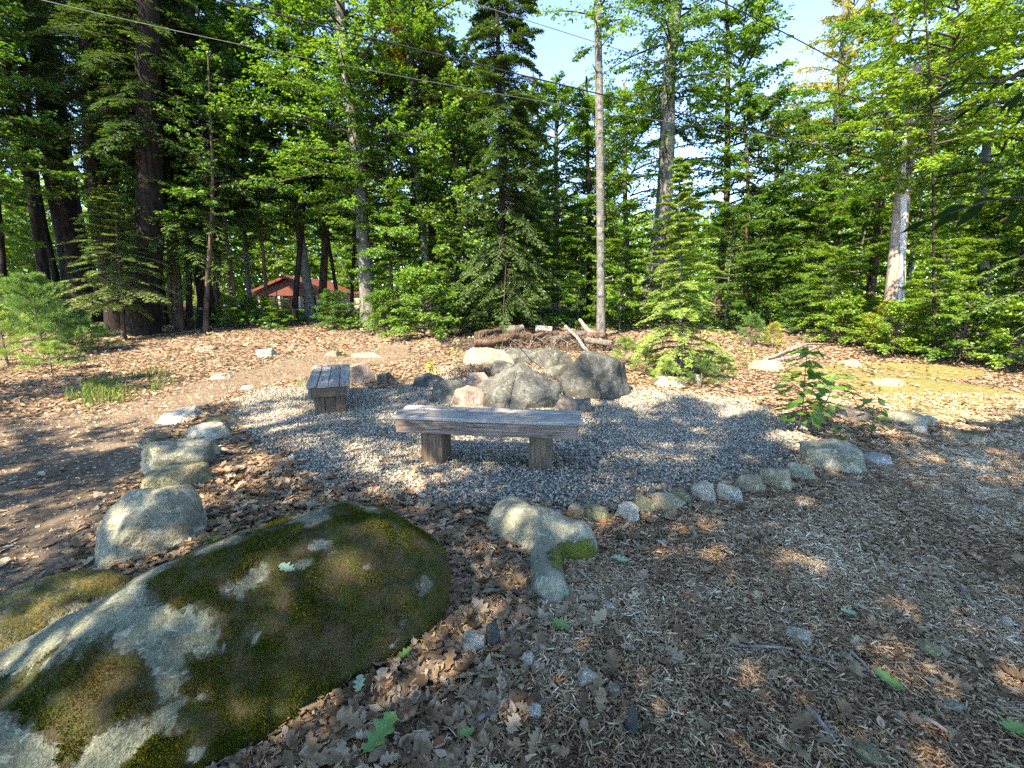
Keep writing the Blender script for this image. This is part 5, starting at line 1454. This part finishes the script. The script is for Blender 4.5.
for i in range(9):
    s = 0.05 + i * 0.075; mb = MB(); c = Pp + (topP - Pp) * (0.15 + s)
    box(mb, c + np.array([0.02 * (-1) ** i, -rp * 0.9 - 0.01, 0]), (0.06, 0.05, 0.05), bev=0.006); mb.build('bracket', M['deadwood'], t)

def wire(pts, r, m, label, sag=0.0):
    P = np.array([updepth(*p) for p in pts])
    n = 60; s = np.linspace(0, len(P) - 1, n)
    # smooth interpolation through the points
    out = np.zeros((n, 3))
    t0 = np.arange(len(P))
    for k in range(3):
        c = np.polyfit(t0, P[:, k], min(2, len(P) - 1)); out[:, k] = np.polyval(c, s)
    mb = MB(); tube(mb, out, r, 6); o = mb.build('power_line', M[m], loc=out[0], smooth=True)
    tag(o, label, 'wire', 'overhead wires')
wire([(120, -28, 6.3), (340, 29, 7.4), (600, 95, 8.3), (880, 160, Pp[1] - 0.3)], 0.011, 'wire', 'thick black overhead cable crossing from the upper left down to the pole')
wire([(-30, -14, 6.6), (230, 36, 7.6), (480, 91, 8.4), (720, 135, 8.8), (900, 152, Pp[1] - 0.3)], 0.0045, 'wire_grey', 'thin pale overhead wire below the thick black cable')
wire([(440, -8, 8.0), (555, 30, 8.6), (680, 68, 8.8), (905, 140, Pp[1] - 0.3)], 0.006, 'wire_grey', 'thin grey overhead wire in front of the gap of blue sky')
wire([(690, -12, 7.4), (800, 41, 8.6), (905, 100, Pp[1] - 0.2)], 0.009, 'wire', 'black overhead wire crossing the blue sky near the yellowing maple')

# ------------------------------------------------------------------ cabin and bright things in the woods
YC = 27.0
def cpt(px, py, Y=YC): return updepth(px, py, Y)
c0 = cpt(289, 318); gz = c0[2]
t = thing('cabin', (c0[0], YC, gz), 'red-roofed cabin with a porch, seen through the trunks', 'cabin')
xl, xr = cpt(256, 300)[0], cpt(322, 300)[0]; ze = cpt(289, 291)[2]; zp = cpt(289, 280)[2]; xm = (xl + xr) / 2
mb = MB(); box(mb, ((xl + xr) / 2, YC + 3.2, (gz - 0.6 + ze) / 2), (xr - xl - 0.4, 4.0, ze - gz + 0.6), bev=0.01)
mb.build('wall', M['cabin_wall'], t)
mb = MB()
A = np.array([[xl - 0.4, YC - 0.3, ze - 0.1], [xm, YC - 0.3, zp + 0.25], [xr + 0.4, YC - 0.3, ze - 0.1]]); Bk = A + [0, 6, 0]
V = np.vstack([A, Bk, A - [0, 0, 0.14], Bk - [0, 0, 0.14]])
mb.add(V, [(0, 1, 4, 3), (1, 2, 5, 4), (6, 9, 10, 7), (7, 10, 11, 8), (0, 6, 7, 1), (1, 7, 8, 2), (3, 4, 10, 9), (4, 5, 11, 10), (0, 3, 9, 6), (2, 8, 11, 5)])
mb.build('roof', M['red_roof'], t)
mb = MB(); V = np.array([[xl, YC, ze - 0.28], [xr, YC, ze - 0.28], [xr, YC, ze - 0.12], [xm, YC, zp + 0.05], [xl, YC, ze - 0.12]]); Bk = V + [0, 0.1, 0]
mb.add(np.vstack([V, Bk]), [(0, 1, 2, 4), (5, 9, 7, 6), (0, 5, 6, 1)]); mb.f.append(np.array([(2, 3, 4), (7, 9, 8)])); mb.m.append(np.zeros(2, int)); mb.a.append(np.full(2, .5))
mb.build('gable', M['red_roof'], t)
for k in range(4):
    x = xl + 0.15 + k * (xr - xl - 0.3) / 3
    mb = MB(); box(mb, (x, YC + 0.1, (gz - 0.6 + ze - 0.3) / 2), (0.14, 0.14, ze - 0.3 - gz + 0.6), bev=0.01); mb.build('porch_post', M['cabin_trim'], t)
for k in range(3):
    x = xl + 0.8 + k * (xr - xl - 1.6) / 2
    mb = MB(); box(mb, (x, YC + 1.17, gz + 1.15), (0.75, 0.06, 1.0), bev=0.01); wn = mb.build('window', M['cabin_trim'], t)
    mb = MB(); box(mb, (x, YC + 1.125, gz + 1.15), (0.62, 0.03, 0.86), bev=0.004); pn = mb.build('pane', M['pane'], wn, loc=(0, 0, 0))
    wn.data.transform(__import__('mathutils').Matrix.Identity(4)); pn.location = (-c0[0], -YC, -gz)
# lower side wing with pale walls
xw0, xw1 = cpt(324, 300, 29)[0], cpt(362, 300, 29)[0]; zw = cpt(340, 294, 29)[2]
mb = MB(); box(mb, ((xw0 + xw1) / 2, 30.5, (gz - 0.6 + zw) / 2), (xw1 - xw0, 3.0, zw - gz + 0.6), bev=0.01); mb.build('wing', M['cabin_trim'], t)
mb = MB(); box(mb, ((xw0 + xw1) / 2, 30.5, zw + 0.06), (xw1 - xw0 + 0.4, 3.4, 0.16), bev=0.02); mb.build('wing_roof', M['red_roof'], t)

def hull(px, py, Y, L, yaw, m, label, name='canoe'):
    p = updepth(px, py, Y); P = np.array([p[0], Y, float(H(p[0], Y))])
    s = np.linspace(-1, 1, 17); a = np.linspace(0, math.pi, 9)
    w = 0.40 * (1 - np.abs(s) ** 2.6) + 0.02; hh = 0.36 + 0.12 * np.abs(s) ** 3
    V = np.stack([np.repeat(s * L / 2, 9), (w[:, None] * np.cos(a)[None]).ravel(), (0.02 + hh[:, None] * np.sin(a)[None] * (0.55 + 0.45 * w[:, None] / 0.42)).ravel()], -1)
    c, sn = math.cos(R(yaw)), math.sin(R(yaw)); V = np.stack([V[:, 0] * c - V[:, 1] * sn, V[:, 0] * sn + V[:, 1] * c, V[:, 2]], -1) + P
    i = np.arange(16)[:, None] * 9; j = np.arange(8)[None]
    mb = MB(); mb.add(V, np.stack([i + j, i + j + 1, i + 10 + j, i + 9 + j], -1).reshape(-1, 4))
    o = mb.build(name, M[m], loc=P, smooth=True); tag(o, label, 'canoe', 'bright hulls behind the trunks'); return o
hull(205, 316, 23, 4.0, 12, 'red', 'bright red upturned hull glimpsed between the dark trunks')
hull(231, 312, 26, 1.6, 75, 'teal', 'teal upturned hull behind the black trunk')
hull(156, 316, 22, 3.2, 80, 'red', 'red upturned hull showing beside the thickest dark trunk')

# ------------------------------------------------------------------ deeper woods (each tree an object; copies share meshes)
def proto(label, group, diam, height, bark, crown, z0, sc, leaf):
    t = thing('forest_tree', (0, 0, 0), label, 'tree', group)
    path, z = trunk_path(np.zeros(3), np.array([0, 0, 1.0]), height, 0.3, TN[0] + 900); TN[0] += 1
    mb = MB(); tube(mb, path, diam / 2 * np.linspace(1.1, 0.35, len(path)), 8, bump=0.08, seed=TN[0])
    mb.build('trunk', M[bark], t, smooth=True)
    for (k, zz, s, lf) in crown: crown_obj(CR[k], t, (np.interp(zz, z, path[:, 0]), np.interp(zz, z, path[:, 1]), zz), s, 0.5, lf)
    return t
def dup(root, loc, rot, sc, label=None, group=None):
    r = root.copy(); COL.objects.link(r); r.location = loc; r.rotation_euler = (0, 0, rot); r.scale = (sc, sc, sc)
    if label: r['label'] = label
    if group: r['group'] = group
    for ch in list(root.children):
        c = ch.copy(); COL.objects.link(c); c.parent = r
    return r
GD = 'trees deep in the woods'
PR = [
    (proto('slender leafy tree deep in the woods behind the first row of trunks', GD, 0.26, 15, 'bark_brown', [('BA', 3.0, 0.95, 'leaf')], 0, 1, 0), 'slender leafy tree deep in the woods behind the first row of trunks'),
    (proto('lighter green tree deep in the woods behind the first row of trunks', GD, 0.24, 16, 'bark_grey', [('BB', 2.8, 0.95, 'leaf_lime')], 0, 1, 0), 'lighter green tree deep in the woods behind the first row of trunks'),
    (proto('dark evergreen deep in the woods behind the first row of trunks', GD, 0.3, 15, 'bark_dark', [('CA', 2.0, 1.0, 'needle_dark')], 0, 1, 0), 'dark evergreen deep in the woods behind the first row of trunks'),
    (proto('short leafy tree deep in the woods behind the first row of trunks', GD, 0.14, 7, 'bark_grey', [('BC', 0.7, 0.95, 'leaf')], 0, 1, 0), 'short leafy tree deep in the woods behind the first row of trunks'),
]
used = [False] * 4
def put(k, x, y, sc):
    root, lab = PR[k]
    loc = (x, y, float(H(x, y)) - 0.05); rot = RNG.uniform(0, 6.28)
    if not used[k]:
        used[k] = True; root.location = loc; root.rotation_euler = (0, 0, rot); root.scale = (sc,) * 3
    else: dup(root, loc, rot, sc)
for (bx_, by_, bk_, bs_) in ((235, 36, 0, 0.9), (262, 39, 3, 1.2), (285, 37, 1, 0.85), (310, 38, 3, 1.2), (330, 40, 0, 0.9), (352, 36, 3, 1.15), (376, 37, 1, 0.9), (215, 38, 3, 1.2)):
    put(bk_, (bx_ - 512) / F * by_, by_, bs_)
def skytop(px):      # how high the trees may reach at this bearing (elevation angle, degrees)
    return float(np.interp(px, [-200, 480, 535, 560, 690, 760, 790, 815, 1300], [70, 60, 24, 17, 17, 14, 17, 40, 60]))
cnt = 0
for (y0, y1, n) in ((18, 24, 13), (24, 33, 14), (33, 46, 14)):
    for q in range(n):
        y = RNG.uniform(y0, y1); px = -150 + 1320 * (q + RNG.uniform(0.1, 0.9)) / n
        x = (px - 512) / F * y * 1.0
        if 225 < px < 372 and y < 34: continue
        if px < 215 and RNG.uniform() < 0.4: continue
        if 120 < px < 225 and y < 27: k = 3 if RNG.uniform() < 0.25 else 2
        k = RNG.choice([0, 1, 2, 3], p=[0.36, 0.26, 0.18, 0.20])
        hh = [14.5, 15.3, 15.0, 7.5][k]
        lim = math.tan(R(skytop(px))) * y + 1.0
        sc = RNG.uniform(0.85, 1.2)
        if hh * sc > lim:
            if k != 3: k = 3; hh = 7.5
            sc = min(sc, lim / hh)
        put(k, x, y, sc); cnt += 1

# low leafy ground cover under the trees, nobody could count its plants
def undergrowth(n):
    y = RNG.uniform(14.2, 34, n); px = RNG.uniform(-120, 1150, n); x = (px - 512) / F * y
    hgt = np.clip(0.34 + 0.55 * noise2(x, y, 0.55, 131, 3), 0.0, 1.3)
    k = (hgt > 0.05) & ~((px > 215) & (px < 372) & (y > 19) & (hgt > 0.25))
    k &= ~((px > 60) & (px < 235) & (y < 17) & (RNG.uniform(0, 1, n) < 0.75))
    x, y, hgt = x[k], y[k], hgt[k]; N = len(x)
    z = H(x, y) + hgt * RNG.uniform(0.15, 1, N) ** 0.7
    V, Fq = leaf_quads(np.stack([x, y, z], -1), np.stack([RNG.normal(0, 1, N), RNG.normal(0, 1, N), RNG.normal(-0.1, 0.3, N)], -1), norm(RNG.normal(0, 0.45, (N, 3)) + [0, 0, 1]), RNG.uniform(0.08, 0.17, N), 0.36)
    mb = MB(); mb.add(V, Fq, 0, np.clip(0.5 + 0.3 * noise2(x, y, 0.8, 133, 2) + RNG.normal(0, 0.15, N), 0, 1))
    tag(mb.build('undergrowth', M['leaf_deep']), kind='stuff')
undergrowth(120000)

# far wood that reads as one mass
def far_wood(n):
    th = np.radians(RNG.uniform(-66, 66, n)); d = RNG.uniform(46, 75, n)
    x, y = d * np.sin(th), d * np.cos(th)
    lump = noise2(x, y, 0.12, 95, 3)
    pxs = 512 + F * x / y
    lim = np.tan(np.radians(np.interp(pxs, [-200, 500, 540, 800, 830, 1300], [24, 22, 11, 10, 20, 24]))) * d
    zt = np.minimum(13 + 6 * lump, lim)
    z = H(x, y) + zt * RNG.uniform(0, 1, n) ** 1.35
    V, Fq = leaf_quads(np.stack([x, y, z], -1), RNG.normal(0, 1, (n, 3)), norm(RNG.normal(0, 0.5, (n, 3)) + [0, -0.4, 1]), RNG.uniform(0.25, 0.55, n), 0.36)
    mb = MB(); mb.add(V, Fq, 0, np.clip(0.45 + 0.35 * noise2(x, z, 0.35, 97, 3) + RNG.normal(0, 0.12, n), 0, 1))
    tag(mb.build('woods', M['leaf_lime']), kind='stuff')
far_wood(260000)

# ------------------------------------------------------------------ trees behind and beside the photographer (they shade the foreground)
GB = 'trees behind the photographer'
lb = 'tall leafy tree standing behind the photographer and shading the foreground'
pb = proto(lb, GB, 0.36, 15.5, 'bark_grey', [('SH', 4.0, 1.05, 'leaf')], 0, 1, 0)
SHADE = [(-5.2, -5.4, 1.0), (-2.0, -6.6, 1.05), (1.2, -5.4, 0.95), (-8.2, -2.2, 0.9), (4.2, -3.6, 0.85), (-4.3, -2.7, 0.8), (-12.5, 0.5, 0.7), (-1.0, -3.0, 0.75), (-2.4, -4.2, 0.75), (-20.5, 10.5, 1.15), (-22.5, 14.0, 1.1)]
for i, (x, y, sc) in enumerate(SHADE):
    loc = (x, y, float(H(x, y)) - 0.05)
    if i == 0: pb.location = loc; pb.rotation_euler = (0, 0, 1.0); pb.scale = (sc,) * 3
    else: dup(pb, loc, RNG.uniform(0, 6.28), sc)

# ------------------------------------------------------------------ sky, sun, camera
EL = 47.0; AZ = (0.60, 0.80)                      # shadows fall towards +x +y
sun = bpy.data.lights.new('sun', 'SUN'); sun.energy = 2.75; sun.angle = R(0.53); sun.color = (1.0, 0.95, 0.875)
so = bpy.data.objects.new('sun', sun); COL.objects.link(so)
from mathutils import Vector
dvec = Vector((AZ[0] * math.cos(R(EL)), AZ[1] * math.cos(R(EL)), -math.sin(R(EL))))
so.rotation_euler = dvec.to_track_quat('-Z', 'Y').to_euler(); so.location = (-20, -25, 30)
w = bpy.data.worlds.new('World'); scene.world = w; w.use_nodes = True
nt = w.node_tree; nt.nodes.clear()
sk = nt.nodes.new('ShaderNodeTexSky'); sk.sky_type = 'NISHITA'; sk.sun_disc = False
sk.sun_elevation = R(EL); sk.sun_rotation = math.atan2(-AZ[0], -AZ[1]); sk.air_density = 0.75; sk.dust_density = 0.0; sk.ozone_density = 5.0; sk.altitude = 3000
bg = nt.nodes.new('ShaderNodeBackground'); bg.inputs['Strength'].default_value = 0.15
wo = nt.nodes.new('ShaderNodeOutputWorld')
nt.links.new(sk.outputs[0], bg.inputs[0]); nt.links.new(bg.outputs[0], wo.inputs[0])

cam = bpy.data.cameras.new('camera'); cam.sensor_width = 36.0; cam.lens = F / 1024 * 36.0
cam.clip_start = 0.05; cam.clip_end = 1500
co = bpy.data.objects.new('camera', cam); COL.objects.link(co)
co.location = (0, 0, CAMH); co.rotation_euler = (R(90) - PITCH, 0, 0)
scene.camera = co
vs = scene.view_settings
vs.view_transform = 'Standard'; vs.look = 'None'; vs.gamma = 1.0; vs.use_curve_mapping = False
vs.exposure = 3.0
try:
    vs.use_white_balance = True; vs.white_balance_temperature = 8200; vs.white_balance_tint = 8
except Exception: pass
cy = scene.cycles
cy.max_bounces = 10; cy.diffuse_bounces = 8; cy.glossy_bounces = 2; cy.transmission_bounces = 4; cy.transparent_max_bounces = 4
cy.caustics_reflective = False; cy.caustics_refractive = False
cy.use_denoising = False
try: cy.denoiser = 'OPENIMAGEDENOISE'
except Exception: pass
cy.sample_clamp_indirect = 6.0
